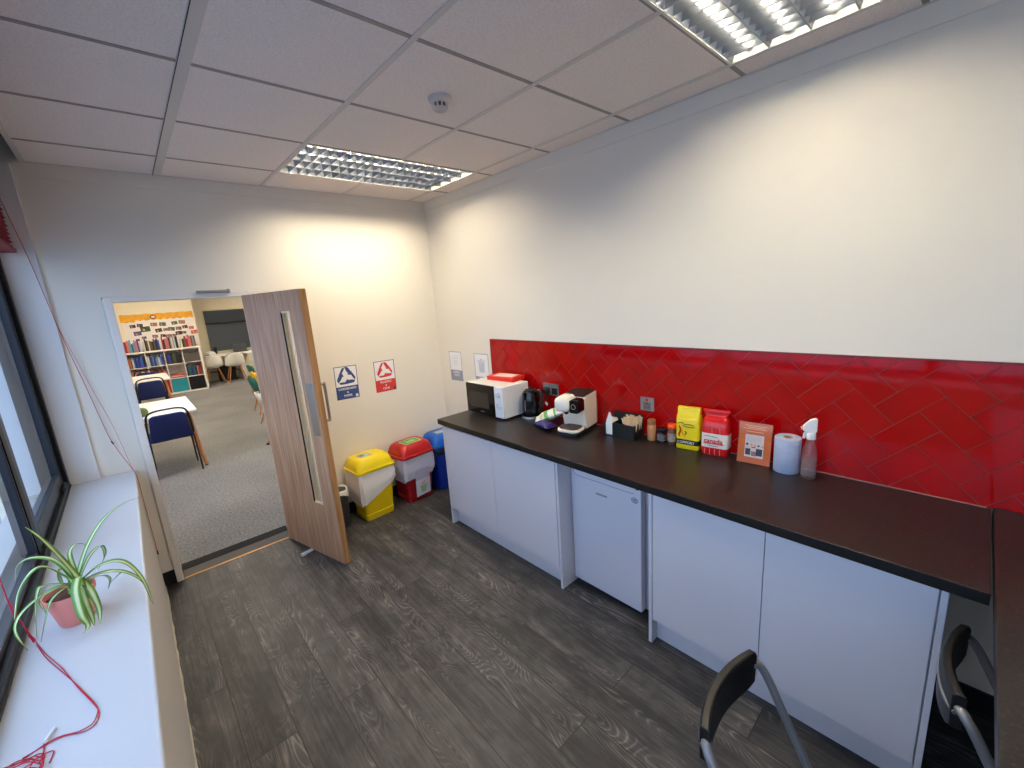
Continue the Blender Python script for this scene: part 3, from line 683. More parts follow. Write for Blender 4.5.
# bags of groceries
def bag_rings(w, d, prof, n=6, crease=0.004):
    rings = []
    for z, kw, kd, r in prof: rings.append([(y, x, z) for y, x in [(p[0] * kw, p[1] * kd) for p in rrect(w, d, min(r, d * 0.45), n)]])
    return rings
def grocery(name, M, w, d, prof, mats, label, bands, group=None):
    t = thing(name, M.translation, label, 'packet', group)
    b = MB(M)
    b.loft([[(x, y, z) for y, x, z in r] for r in bag_rings(w, d, prof)])
    b.bm.faces.ensure_lookup_table(); inv = M.inverted()
    for f in b.bm.faces:
        z = (inv @ f.calc_center_median()).z
        for lo, hi, mi in bands:
            if lo <= z < hi: f.material_index = mi
    b.build('bag', mats, t, smooth=True, ang=50); return t
YEL = mat('packet_yellow_bright', (232, 206, 16), 0.35); YBL = mat('packet_band_black', (22, 26, 22), 0.4)
yM = Matrix.Translation((-0.066, -2.618, WT)) @ Matrix.Rotation(math.radians(6), 4, 'Z')
prof = [(0, .94, .9, .012), (.006, 1, 1, .014), (.022, 1, 1.0, .014), (.028, 1, 1.02, .014), (.052, 1, 1.04, .014), (.058, 1, 1.04, .014), (.12, 1.01, 1.06, .014), (.170, 1, 1.0, .012), (.188, .98, .86, .01), (.200, .96, .62, .008), (.206, .93, .60, .008), (.212, .95, .48, .008), (.222, .95, .46, .006), (.240, .95, .40, .006), (.243, .93, .34, .005)]
t = grocery('ground_coffee_packet', yM, 0.128, 0.066, prof, [YEL, YBL], 'bright yellow packet with folded top beside the orange-lidded jar', [(.028, .055, 1)], 'grocery packets on the worktop')
face = yM @ frame((-0.0338, 0, 0), (0, -1, 0), (0, 0, 1))
INKG = mat('ink_dark_green', (56, 62, 22), 0.5); INKR = mat('ink_red', (198, 40, 22), 0.5); INKO = mat('ink_orange', (226, 140, 46), 0.5)
text('lettering', 'COMFORT', 0.021, face @ Matrix.Translation((-0.006, 0.041, 0.0022)), PAPER, t, sx=0.95)
b = MB(face @ Matrix.Translation((0, 0, 0.0025)))
b.tube(spline([(-0.05, .150, 0), (-0.03, .158, 0), (-0.012, .146, 0), (0.005, .150, 0), (0.035, .146, 0)], 6), 0.0022, 5); b.tube(spline([(-0.025, .138, 0), (0.0, .134, 0), (0.04, .135, 0)], 6), 0.0022, 5)
b.build('printed_script', INKG, t)
b = MB(face @ Matrix.Translation((0, 0, 0.0022))); b.tube(spline([(-0.044, .136, 0), (-0.036, .118, 0), (-0.04, .098, 0), (-0.046, .085, 0), (-0.038, .074, 0)], 6), [0.0035 + 0.0016 * math.sin(PI * k / 24) for k in range(25)], 6); b.build('printed_figure', INKR, t)
b = MB(face @ Matrix.Translation((0, 0, 0.0022))); b.tube(spline([(-0.032, .114, 0), (-0.026, .098, 0), (-0.018, .084, 0), (-0.010, .074, 0)], 6), [0.005 - 0.0022 * k / 18 for k in range(19)], 6); b.build('printed_figure', INKO, t)
b = MB(face @ Matrix.Translation((0, 0, 0.0022))); b.tube(spline([(-0.012, .108, 0), (-0.004, .098, 0), (-0.010, .088, 0)], 6), 0.0032, 6); b.build('printed_figure', INKG, t)
RED = mat('packet_red', (200, 26, 28), 0.25, noise=0.12, nscale=40); WHT = mat('packet_cream', (226, 218, 206), 0.3)
rM = Matrix.Translation((-0.064, -2.767, WT)) @ Matrix.Rotation(math.radians(7), 4, 'Z')
prof = [(0, .9, .86, .012), (.008, 1, 1, .02), (.045, 1.02, 1.03, .022), (.0475, 1.02, 1.03, .022), (.08, 1.03, 1.05, .024), (.122, 1.02, 1.03, .024), (.1245, 1.02, 1.03, .024), (.165, .99, .97, .022), (.19, .93, .8, .02), (.205, .84, .55, .014), (.214, .76, .34, .01), (.226, .84, .30, .008), (.240, .96, .34, .008), (.246, .98, .30, .008)]
t = grocery('sugar_bag', rM, 0.136, 0.080, prof, [RED, WHT], 'red and cream bag with gathered top beside the yellow packet', [(.046, .1235, 1)], 'grocery packets on the worktop')
face = rM @ frame((-0.0432, 0, 0), (0, -1, 0), (0, 0, 1))
text('lettering', 'canada', 0.037, face @ Matrix.Translation((-0.004, 0.083, 0.001)), INKR, t, sx=0.95, bold=0.0008)
b = MB(face @ Matrix.Translation((0, 0, 0.0006)))
b.box(-0.055, 0.052, 0.0665, 0.0705, 0, 0.001); b.build('printed_rule', INKR, t)
b = MB(face @ Matrix.Translation((0, 0, 0.0006))); b.tube([(-0.03, .058, 0), (-.005, .055, 0), (0.02, .057, 0)], 0.0014, 5); b.tube([(-0.052, .110, 0), (-.03, .111, 0), (0.02, .106, 0)], 0.0013, 5); b.build('printed_rule', mat('ink_grey', (96, 88, 86), 0.6), t)
b = MB(face @ Matrix.Translation((0, 0, 0.0006)))
for x in (-0.045, -0.02, 0.005, 0.03): b.box(x - .0012, x + .0012, 0.006, 0.040, 0, 0.0008)
b.tube([(-.01, .128, 0), (-.012, .165, -.001), (.026, .165, -.001), (.03, .128, 0)], 0.0013, 5)
b.build('printed_line', mat('ink_pale_red', (232, 130, 120), 0.5), t)
b = MB(rM @ Matrix.Translation((-0.02, 0.01, 0.180))); b.hexa([(-.014, -.02, 0), (.0, -.02, 0), (.0, .03, 0), (-.014, .03, 0), (-.006, -.018, .018), (.006, -.018, .018), (.006, .026, .018), (-.006, .026, .018)]); b.build('closing_tape', PAPER, t)
# leaflet holder
hM = Matrix.Translation((-0.092, -2.965, WT)) @ Matrix.Rotation(math.radians(4), 4, 'Z')
t = thing('leaflet_holder', (-0.092, -2.965, WT), 'clear leaflet holder standing between the red bag and blue paper roll', 'leaflet holder')
tilt = hM @ Matrix.Translation((-0.014, 0, 0.003)) @ Matrix.Rotation(math.radians(8), 4, 'Y')
b = MB(tilt); b.box(-0.003, -0.001, -0.077, 0.077, 0.0, 0.213); b.build('front_sheet', CLEAR, t)
b = MB(tilt); b.box(0.003, 0.005, -0.077, 0.077, 0.0, 0.213); b.build('back_sheet', CLEAR, t)
b = MB(hM); b.box(-0.030, 0.060, -0.077, 0.077, 0.0, 0.003); b.build('foot', CLEAR, t)
lf = thing('leaflet', tilt @ Vector((0, 0, 0.003)), 'orange printed leaflet standing in the clear holder', 'leaflet')
b = MB(tilt); b.box(-0.0004, 0.0016, -0.074, 0.074, 0.003, 0.212); b.build('sheet', mat('leaflet_orange', (214, 106, 46), 0.6), lf)
LF = tilt @ frame((-0.0005, 0, 0), (0, -1, 0), (0, 0, 1))
b = MB(LF); b.box(-0.042, 0.042, 0.035, 0.150, 0, 0.0003); b.build('picture_panel', mat('panel_pale', (232, 214, 206), 0.6), lf)
b = MB(LF)
for a, c, z in ((-.05, .055, .196), (-.035, .042, .188), (-.055, .05, .180), (-.042, .038, .166)): b.box(a, c, z - .0014, z + .0014, 0.0003, 0.0006)
b.build('printed_line', mat('ink_pale_orange', (238, 176, 130), 0.6), lf)
b = MB(LF)
for k, (x, z, r) in enumerate(((-.032, .100, .006), (-.012, .099, .0045), (.004, .098, .005), (.02, .097, .005), (.036, .096, .0045))): b.loft([[(x + r * math.cos(a * PI / 6), z + r * math.sin(a * PI / 6), q) for a in range(12)] for q in (.0003, .0007)], 0 if k in (0, 3) else 1)
b.build('printed_dots', [mat('ink_navy', (54, 52, 70), 0.6), INKO], lf)
b = MB(LF); b.box(-.038, -.015, .045, .078, .0003, .0006, 0); b.box(-.012, .012, .042, .066, .0003, .0006, 1); b.box(.010, .038, .046, .082, .0006, .0008, 0); b.box(-.012, .008, .084, .090, .0003, .0006, 2)
b.build('printed_photo', [mat('ink_navy', (0, 0, 0)), mat('photo_mauve', (150, 110, 120), 0.6), INKR], lf)
b = MB(LF)
for k in range(6): b.box(-.038 + .001 * k, .03, .118 + .005 * k - .0006, .118 + .005 * k + .0006, .0003, .0006)
b.build('printed_line', mat('ink_grey_pale', (176, 172, 180), 0.6), lf)
# blue paper roll
c = (-0.080, -3.107, WT)
t = thing('paper_roll', c, 'blue paper towel roll between the leaflet holder and spray bottle', 'paper roll')
b = MB(); BL = mat('paper_blue', (164, 174, 200), 0.9, noise=0.06, nscale=30)
for a, c2 in ((0, 1),):
    n = 40
    b.loft([[(c[0] + r * math.cos(2*PI*i/n), c[1] + r * math.sin(2*PI*i/n), c[2] + z) for i in range(n)] for r, z in ((0.021, 0.0), (0.053, 0.0), (0.0555, 0.003), (0.0555, 0.168), (0.0535, 0.171), (0.021, 0.171), (0.021, 0.0))], 0, False, False)
b.build('roll', BL, t, smooth=True)
b = MB(); n = 28; b.loft([[(c[0] + r * math.cos(2*PI*i/n), c[1] + r * math.sin(2*PI*i/n), c[2] + z) for i in range(n)] for r, z in ((0.0185, 0.0), (0.0207, 0.0), (0.0207, 0.171), (0.0185, 0.171), (0.0185, 0.0))], 0, False, False); b.build('core', mat('cardboard', (170, 138, 100), 0.9), t, smooth=True)
rings = []
for z, x in ((0.145, 0.0565), (0.151, 0.0585), (0.157, 0.0565)):
    rings.append([(c[0] + x * math.cos(a), c[1] + x * math.sin(a), c[2] + z) for a in [math.radians(196 + 3 * k) for k in range(24)]])
b = MB(); b.loft(rings, closed=False)
b.bm.free()
b = MB(); b.tube([(c[0] + 0.0558 * math.cos(a), c[1] + 0.0558 * math.sin(a), c[2] + 0.148 + 0.004 * math.sin(3 * a)) for a in [math.radians(200 + 4 * k) for k in range(14)]], 0.0022, 6); b.build('loose_edge', BL, t, smooth=True)
# spray bottle
c = (-0.112, -3.204, WT)
t = thing('spray_bottle', c, 'clear spray bottle with white trigger beside the blue paper roll', 'spray bottle')
b = MB(); b.lathe([(0.027, 0), (0.030, 0.004), (0.030, 0.118), (0.027, 0.135), (0.020, 0.165), (0.017, 0.185), (0.0155, 0.200)], c, 28); b.build('bottle', hazy('bottle_plastic', (0.97, 0.95, 0.95, 1), 0.05), t, smooth=True)
b = MB(); b.lathe([(0.025, 0.002), (0.0282, 0.005), (0.0282, 0.080)], c, 28); b.build('liquid', hazy('clear_liquid', (0.92, 0.84, 0.82, 1), 0.03), t, smooth=True)
b = MB(); b.lathe([(0.0305, 0.022), (0.0305, 0.105)], c, 28, cap0=False, cap1=False); b.build('label', hazy('faint_label', (0.95, 0.92, 0.92, 1), 0.09), t, smooth=True)
TRG = mat('trigger_white', (234, 232, 230), 0.35)
b = MB(); b.lathe([(0.017, 0.190), (0.0185, 0.193), (0.0185, 0.215), (0.015, 0.222)], c, 22); b.build('collar', TRG, t, smooth=True)
SM = Matrix.Translation(c) @ Matrix.Rotation(math.radians(112), 4, 'Z')      # nozzle direction
b = MB(SM)
b.loft([[(x, w * s, z) for w, s, z in ((0.011, 1, za), (0.011, -1, za), (0.009, -1, zb), (0.009, 1, zb))] for x, za, zb in ((-0.020, .232, .286), (-0.014, .218, .290), (0.004, .214, .284), (0.024, .226, .264), (0.034, .232, .252))]); b.build('spray_head', TRG, t, bevel=0.004, seg=3, smooth=True)
b = MB(SM); b.tube(spline([(0.014, 0, .228), (0.024, 0, .216), (0.026, 0, .200), (0.030, 0, .192)], 5), [0.006] * 14 + [0.004, 0.003], 8); b.build('trigger', TRG, t, smooth=True)
b = MB(SM); b.cyl((0.032, 0, .242), (0.040, 0, .240), 0.008); b.build('nozzle', mat('nozzle_pink', (216, 150, 140), 0.4), t, smooth=True)
b = MB(); b.cyl((c[0], c[1], c[2] + .012), (c[0], c[1], c[2] + .20), 0.0025, n=8); b.build('dip_tube', CLEAR, t, smooth=True)
# sockets
def socket(y0, y1, z0, z1, label, twin):
    t = thing('wall_socket', (-0.011, (y0 + y1) / 2, (z0 + z1) / 2), label, 'socket', 'steel sockets on the red tiles')
    b = MB(); b.box(-0.0165, -0.0105, y0, y1, z0, z1); b.build('face_plate', STEEL, t, bevel=0.0015)
    ym, zm = (y0 + y1) / 2, (z0 + z1) / 2
    for yo in ((0.037, -0.037) if twin else (0,)):
        b = MB(); b.box(-0.0172, -0.016, ym + yo - .026, ym + yo + .026, zm - .036, zm + .012); ins = b.build('socket_insert', mat('insert_black', (26, 24, 24), 0.5) if twin else mat('insert_steel', (120, 112, 108), 0.4, metal=0.5), t)
        b = MB(); b.box(-0.0176, -0.017, ym + yo - .003, ym + yo + .003, zm - .002, zm + .008); b.box(-0.0176, -0.017, ym + yo - .014, ym + yo - .007, zm - .022, zm - .018); b.box(-0.0176, -0.017, ym + yo + .007, ym + yo + .014, zm - .022, zm - .018); b.build('pin_hole', DARKVOID, ins)
        b = MB(); b.box(-0.020, -0.0163, ym + yo - .008, ym + yo + .008, zm + .018, zm + .036); b.build('switch', GREYPL if twin else INKR, t, bevel=0.001)
socket(-1.595, -1.440, 1.062, 1.152, 'twin steel socket behind the kettle with a black plug in it', True)
socket(-2.371, -2.279, 1.066, 1.152, 'single steel socket above the wooden stirrers', False)
t = thing('power_plug', (-0.0176, -1.481, 1.085), 'black plug and cable in the twin socket behind the kettle', 'plug')
b = MB(); b.loft([[(x, -1.481 + w * k, 1.092 + h * k) for w, h in rrect(0.048, 0.050, 0.012, 4)] for x, k in ((-0.0178, 1), (-0.035, 0.98), (-0.052, 0.7))]); b.build('plug_body', BLACKPL, t, smooth=True)
b = MB(); b.tube(spline([(-0.034, -1.485, 1.072), (-0.045, -1.497, 1.03), (-0.030, -1.515, 0.975), (-0.05, -1.50, 0.93), (-0.075, -1.475, 0.9125)], 7), 0.0035, 8); b.build('cable', BLACKPL, t, smooth=True)
b = MB(frame((-0.046, -1.502, 0.993), (0.3, 1, 0.45), (0, -0.45, 1))); b.box(-0.004, 0.03, -0.011, 0.011, -0.001, 0.001); b.build('cable_tag', PAPER, t)

# ------------------------------------------------------------------ posters
def recycle_parts(b, s, mi=0, z=0.0003):
    for k in range(3):
        a = 2 * PI * k / 3; ca, sa = math.cos(a), math.sin(a)
        def P(pts): return [((x * ca - y * sa) * s, (x * sa + y * ca) * s) for x, y in pts]
        b.prism(P([(-.62, .28), (-.34, .44), (-.10, .86), (-.20, .98), (-.36, .86), (-.62, .42)]), z, z + .0004, mi)
        b.prism(P([(-.12, .98), (.20, .98), (.36, .80), (.56, .46), (.66, .52), (.52, .12), (.12, .20), (.24, .28), (.06, .60), (-.02, .84)]), z, z + .0004, mi)
def poster(M, w, h, split, dark, label, lines, lsize, symbol=True, style=0):
    t = thing('poster', M.translation, label, 'poster', 'A4 bin posters on the walls')
    b = MB(M); b.box(-w / 2, w / 2, 0, h, 0.0, 0.0008); b.build('sheet', PAPER, t)
    b = MB(M); b.box(-w / 2, w / 2, 0, split, 0.0009, 0.0014); b.build('colour_band', dark, t)
    e = 0.006; b = MB(M); b.box(-w / 2, w / 2, h - e, h, .0009, .0014); b.box(-w / 2, -w / 2 + e, split, h - e, .0009, .0014); b.box(w / 2 - e, w / 2, split, h - e, .0009, .0014)
    b.build('border', mat('poster_border', (92, 96, 116), 0.7) if style == 0 else mat('poster_border_red', (128, 84, 88), 0.7) if style == 1 else mat('poster_border_grey', (150, 152, 160), 0.7), t)
    C = M @ Matrix.Translation((0, split + (h - split) * 0.47, 0.0009))
    b = MB(C)
    if style < 2: recycle_parts(b, 0.086 if style == 0 else 0.080); b.build('recycling_symbol', dark, t)
    elif style == 2:
        for k, (a, c2) in enumerate(((-.03, .05), (-.05, .045), (-.02, .03), (-.045, .05), (-.03, .02))): b.box(a, c2, .05 - .022 * k, .054 - .022 * k, 0, .0004)
        b.build('printed_line', mat('poster_faint', (196, 196, 208), 0.7), t)
    else:
        b.prism([(-.035, -.06), (.035, -.06), (.045, .035), (-.045, .035)], 0, .0004); b.box(-.055, .055, .04, .052, 0, .0004); b.box(-.015, .015, .054, .066, 0, .0004)
        b.build('bin_symbol', mat('poster_faint', (0, 0, 0)), t)
    y0 = split * 0.80
    for s, yy in zip(lines, (0.80, 0.52, 0.26)):
        text('lettering', s, lsize if len(s) > 2 else lsize * 0.9, M @ Matrix.Translation((0, split * yy, 0.0015)), PAPER, t, bold=0.0003)
    if style < 2:
        b = MB(M @ Matrix.Translation((w / 2 - 0.022, 0.022, 0.0015))); b.loft([[(0.011 * math.cos(2*PI*k/16), 0.013 * math.sin(2*PI*k/16), z) for k in range(16)] for z in (0, .0003)]); b.box(-.012, .013, -.014, -.006, 0, .0003); b.build('corner_mark', PAPER if style == 0 else mat('poster_navy', (60, 62, 96), 0.6), t)
    return t
NAVY = mat('poster_blue', (52, 74, 128), 0.65); PRED = mat('poster_red', (206, 58, 54), 0.65); PGR = mat('poster_grey', (146, 150, 166), 0.65)
def far_frame(x, z, rot): return frame((x, 0, z), (1, 0, 0), (0, 0, 1)) @ Matrix.Rotation(math.radians(rot), 4, 'Z')
def right_frame(y, z, rot): return frame((0, y, z), (0, -1, 0), (0, 0, 1)) @ Matrix.Rotation(math.radians(rot), 4, 'Z')
poster(far_frame(-0.980, 1.040, -1.5), 0.198, 0.288, 0.112, NAVY, 'blue and white recycling poster beside the open wooden door', ['CARDBOARD', '&', 'PAPER'], 0.026, style=0)
poster(far_frame(-0.620, 1.034, -1.0), 0.202, 0.286, 0.110, PRED, 'red and white recycling poster on the far wall above the red bin', ['PLASTICS', '&', 'CANS'], 0.026, style=1)
poster(right_frame(-0.266, 1.044, 0.5), 0.200, 0.288, 0.105, PGR, 'grey and white notice near the room corner beside the microwave', ['GENERAL', 'WASTE'], 0.026, style=2)
poster(right_frame(-0.670, 1.044, 0.3), 0.204, 0.288, 0.075, PGR, 'grey and white notice partly hidden behind the microwave', ['WASTE'], 0.026, style=3)

# ------------------------------------------------------------------ bins
def swing_bin(x, y, rz, body, lid, label, sticker, bagcol, bag_prof, extra=None, lidmat=None):
    M = Matrix.Translation((x, y, 0)) @ Matrix.Rotation(math.radians(rz), 4, 'Z')
    t = thing('waste_bin', (x, y, 0), label, 'bin', 'lidded bins against the far wall')
    def rr(w, d, z, r=0.03, cy=0): return [(px, py + cy, z) for px, py in rrect(w, d, r, 5)]
    b = MB(M)
    b.loft([rr(.258, .215, 0), rr(.266, .223, .012), rr(.270, .227, .055), rr(.262, .219, .058), rr(.266, .223, .075), rr(.318, .262, .43), rr(.330, .270, .436), rr(.330, .270, .445)])
    b.build('bin_body', body, t, smooth=True, ang=30)
    b = MB(M)
    b.loft([rr(.352, .292, .440, .035), rr(.360, .298, .446, .036), rr(.356, .294, .462, .036), rr(.338, .276, .466, .034), rr(.330, .262, .505, .045), rr(.306, .232, .538, .05), rr(.270, .196, .553, .05), rr(.262, .188, .556, .05)], cap0=False)
    b.build('lid', lidmat or lid, t, smooth=True, ang=38)
    if bagcol:
        b = MB(M); n = len(rrect(.3, .3, .03, 5)); rings = []
        for q in range(6):
            f = q / 5; ring = []
            for i, (px, py) in enumerate(rrect(1, 1, .1, 5)):
                a = i / n * 2 * PI; drop = bag_prof(px, py)
                z = .438 - drop * f - (0.010 * math.sin(4 * a + 1) * f)
                w = .335 + (.014 + .014 * math.sin(7 * a + 1.2 * f) + 0.010 * math.sin(17 * a + 2 * q)) * math.sin(PI * f * 0.85) + (.004 if f else 0) - (.438 - z) * .11
                d = .274 + (.016 + .014 * math.sin(9 * a + 1 + f) + 0.008 * math.sin(21 * a + q)) * math.sin(PI * f * 0.85) - (.438 - z) * .09
                ring.append((px * w, py * d, z))
            rings.append(ring)
        b.loft(rings, 0, False, False); b.build('bin_liner', bagcol, t, smooth=True)
    S = M @ Matrix.Translation((0, -0.106, .566)) @ Matrix.Rotation(math.radians(38), 4, 'X')
    return t, M
def rrr(w, d): return rrect(w, d, .006, 3)
LINER = mat('bin_liner_white', (244, 238, 230), 0.4); LINER2 = mat('bin_liner_lilac', (206, 204, 220), 0.5)
t, M = swing_bin(-0.957, -0.170, 3, mat('bin_yellow', (226, 194, 12), 0.35), mat('bin_yellow_lid', (240, 214, 16), 0.3), 'yellow lidded bin with sagging white liner', None, LINER, lambda px, py: .24 + .10 * (-px) - .06 * (px > 0.3))
S = M @ frame((-0.03, -0.015, .5563), (1, 0, 0), (0, 1, 0))
b = MB(S); b.box(-.055, .05, -.035, .05, 0.0003, .0016); st = b.build('sticker', mat('sticker_grey_blue', (146, 160, 164), 0.5), t)
b = MB(S); b.box(-.04, -.01, .0, .035, .0017, .0022); b.box(0.0, .04, -.01, .03, .0017, .0022, 1); b.box(-.045, .03, -.028, -.018, .0017, .0022, 1); b.build('printed_mark', [mat('mark_slate', (104, 116, 126), 0.5), mat('mark_pale', (190, 206, 204), 0.5)], st)
t, M = swing_bin(-0.545, -0.165, 4, mat('bin_red', (150, 14, 26), 0.4), mat('bin_red_lid', (172, 22, 28), 0.35), 'red lidded bin with green sticker on its lid', None, LINER2, lambda px, py: .20 + .02 * math.sin(9 * px))
S = M @ frame((0.0, -0.022, .5563), (1, 0, 0), (0, 1, 0))
b = MB(S); b.prism(rrect(.17, .13, .012, 4, 0, .01), .0003, .0014); st = b.build('sticker', mat('sticker_edge', (206, 226, 170), 0.5), t)
b = MB(S); b.prism(rrect(.155, .115, .01, 4, 0, .01), .0015, .0018); b.build('sticker_field', mat('sticker_green', (84, 156, 74), 0.5), st)
b = MB(S)
for k in range(4): b.box(-.045, .045, -.020 + .014 * k, -.014 + .014 * k, .0019, .0022)
b.box(-.02, .01, .036, .046, .0019, .0022, 1); b.build('printed_mark', [mat('sticker_edge', (0, 0, 0)), mat('mark_darkgreen', (60, 110, 60), 0.5)], st)
S = M @ frame((0.006, -0.140, .055), (1, 0, 0), (0, -.030, .25)) @ Matrix.Rotation(math.radians(2), 4, 'Z')
b = MB(S); b.box(-.078, .078, 0, .165, 0, .0012); b.box(-.078, .078, .166, .27, .0, .0012, 1); sh = b.build('paper_sign', [mat('sign_paper', (222, 222, 234), 0.7), mat('sign_lilac', (196, 190, 214), 0.7)], t)
b = MB(S); b.prism([(-.024, .03), (.024, .03), (.034, .095), (-.034, .095)], .0014, .0022); b.box(-.040, .040, .098, .106, .0014, .0022); b.build('bin_symbol', mat('sign_green', (150, 190, 138), 0.6), sh)
b = MB(S); b.box(-.016, .000, .114, .130, .0014, .0022); b.box(.006, .016, .118, .138, .0014, .0022); b.build('printed_mark', mat('sign_pink', (222, 130, 130), 0.6), sh)
t, M = swing_bin(-0.185, -0.165, 0, mat('bin_blue', (14, 46, 150), 0.4), mat('bin_blue_lid', (10, 88, 182), 0.35), 'blue lidded bin between the red bin and the white cabinet', None, mat('bin_liner_dark', (26, 34, 70), 0.4), lambda px, py: .07)
S = M @ frame((-0.03, -0.02, .5563), (1, 0, 0), (0, 1, 0)); b = MB(S); b.box(-.05, .05, -.03, .05, .0003, .0014); b.build('sticker', mat('sticker_pale', (190, 196, 186), 0.5), t)
# small bin behind the door
c = (-1.262, -0.165, 0)
t = thing('pedal_bin', c, 'small dark round bin with white liner between the open door and yellow bin', 'bin')
b = MB(); b.lathe([(0.065, 0), (0.073, 0.01), (0.087, 0.315), (0.090, 0.325)], c, 28); b.build('bin_body', DARKGREY, t, smooth=True)
b = MB(); n = 28; b.loft([[(c[0] + r * (1 + .03 * math.sin(5 * a)) * math.cos(a), c[1] + r * (1 + .03 * math.sin(5 * a)) * math.sin(a), c[2] + z + dz * math.sin(3 * a)) for a in [2 * PI * i / n for i in range(n)]] for r, z, dz in ((.078, .326, .0), (.088, .336, .004), (.096, .326, .006), (.094, .285, .02))], 0, False, False); b.build('bin_liner', LINER, t, smooth=True)

# ------------------------------------------------------------------ plant on the sill
pc = Vector((-2.617, -1.74, 0.877))
t = thing('spider_plant', pc, 'spider plant with striped arching leaves in a pink pot', 'plant')
POT = mat('pot_pink', (240, 146, 134), 0.55)
b = MB(); n = 28
b.loft([[(pc.x + r * math.cos(2*PI*i/n), pc.y + r * math.sin(2*PI*i/n), pc.z + z) for i in range(n)] for r, z in ((.040, 0), (.042, .003), (.058, .092), (.063, .093), (.0645, .110), (.060, .111), (.0575, .095))], 0, True, False)
b.build('pot', POT, t, smooth=True)
b = MB(); b.lathe([(.057, .088), (.0572, .093), (.02, .099)], pc, 24); b.build('soil', mat('soil_brown', (96, 52, 36), 0.95, noise=0.4, nscale=60, bump=0.8, bscale=90), t, smooth=True)
LV = [
  [(-2.592, -1.74, 1.026), (-2.617, -1.73, 1.109), (-2.643, -1.72, 1.182), (-2.667, -1.71, 1.227)],
  [(-2.597, -1.74, 1.022), (-2.627, -1.72, 1.095), (-2.675, -1.7, 1.121), (-2.712, -1.69, 1.104), (-2.725, -1.69, 1.056)],
  [(-2.604, -1.75, 1.031), (-2.643, -1.77, 1.105), (-2.672, -1.79, 1.109), (-2.705, -1.8, 1.064), (-2.725, -1.82, 0.99)],
  [(-2.589, -1.73, 1.02), (-2.552, -1.68, 1.095), (-2.499, -1.62, 1.152), (-2.442, -1.56, 1.167), (-2.395, -1.52, 1.16)],
  [(-2.586, -1.73, 1.011), (-2.553, -1.7, 1.062), (-2.525, -1.66, 1.069), (-2.524, -1.64, 1.021), (-2.551, -1.64, 0.978)],
  [(-2.592, -1.73, 1.029), (-2.594, -1.71, 1.095), (-2.576, -1.69, 1.115), (-2.557, -1.67, 1.094)],
  [(-2.58, -1.75, 1.01), (-2.529, -1.77, 1.045), (-2.475, -1.79, 1.041), (-2.440, -1.81, 0.974), (-2.426, -1.835, 0.872)],
  [(-2.582, -1.75, 1.003), (-2.53, -1.77, 1.018), (-2.477, -1.79, 1.003), (-2.438, -1.81, 0.953), (-2.431, -1.825, 0.896)],
  [(-2.579, -1.73, 0.999), (-2.53, -1.7, 0.985), (-2.493, -1.68, 0.960), (-2.511, -1.62, 0.92), (-2.540, -1.58, 0.885)],
  [(-2.577, -1.72, 0.985), (-2.542, -1.69, 0.975), (-2.528, -1.65, 0.935), (-2.542, -1.62, 0.886)],
  [(-2.585, -1.77, 1.03), (-2.591, -1.82, 1.008), (-2.59, -1.85, 0.94), (-2.583, -1.86, 0.900), (-2.598, -1.863, 0.884)],
  [(-2.575, -1.77, 1.009), (-2.56, -1.81, 0.981), (-2.553, -1.83, 0.925), (-2.559, -1.85, 0.884)],
  [(-2.582, -1.77, 1.021), (-2.577, -1.82, 0.963), (-2.572, -1.84, 0.915), (-2.571, -1.85, 0.888)],
  [(-2.6, -1.76, 1.004), (-2.636, -1.78, 1.028), (-2.689, -1.81, 1.015), (-2.718, -1.83, 0.99), (-2.726, -1.84, 0.951), (-2.715, -1.845, 0.892)],
  [(-2.605, -1.77, 1.019), (-2.653, -1.79, 1.05), (-2.668, -1.8, 1.043), (-2.685, -1.81, 0.977), (-2.698, -1.81, 0.900)],
  [(-2.614, -1.78, 1.015), (-2.647, -1.8, 1.001), (-2.67, -1.81, 0.949), (-2.692, -1.815, 0.888)],
  [(-2.608, -1.78, 1.026), (-2.645, -1.8, 1.029), (-2.67, -1.8, 1.015), (-2.666, -1.8, 0.962)],
  [(-2.603, -1.71, 1.025), (-2.623, -1.69, 1.049), (-2.636, -1.68, 1.013), (-2.63, -1.68, 0.972)],
]
LWID = [.016, .014, .016, .011, .011, .011, .019, .015, .011, .010, .019, .017, .016, .011, .012, .010, .010, .014]
crown = Vector((-2.605, -1.745, 0.968))
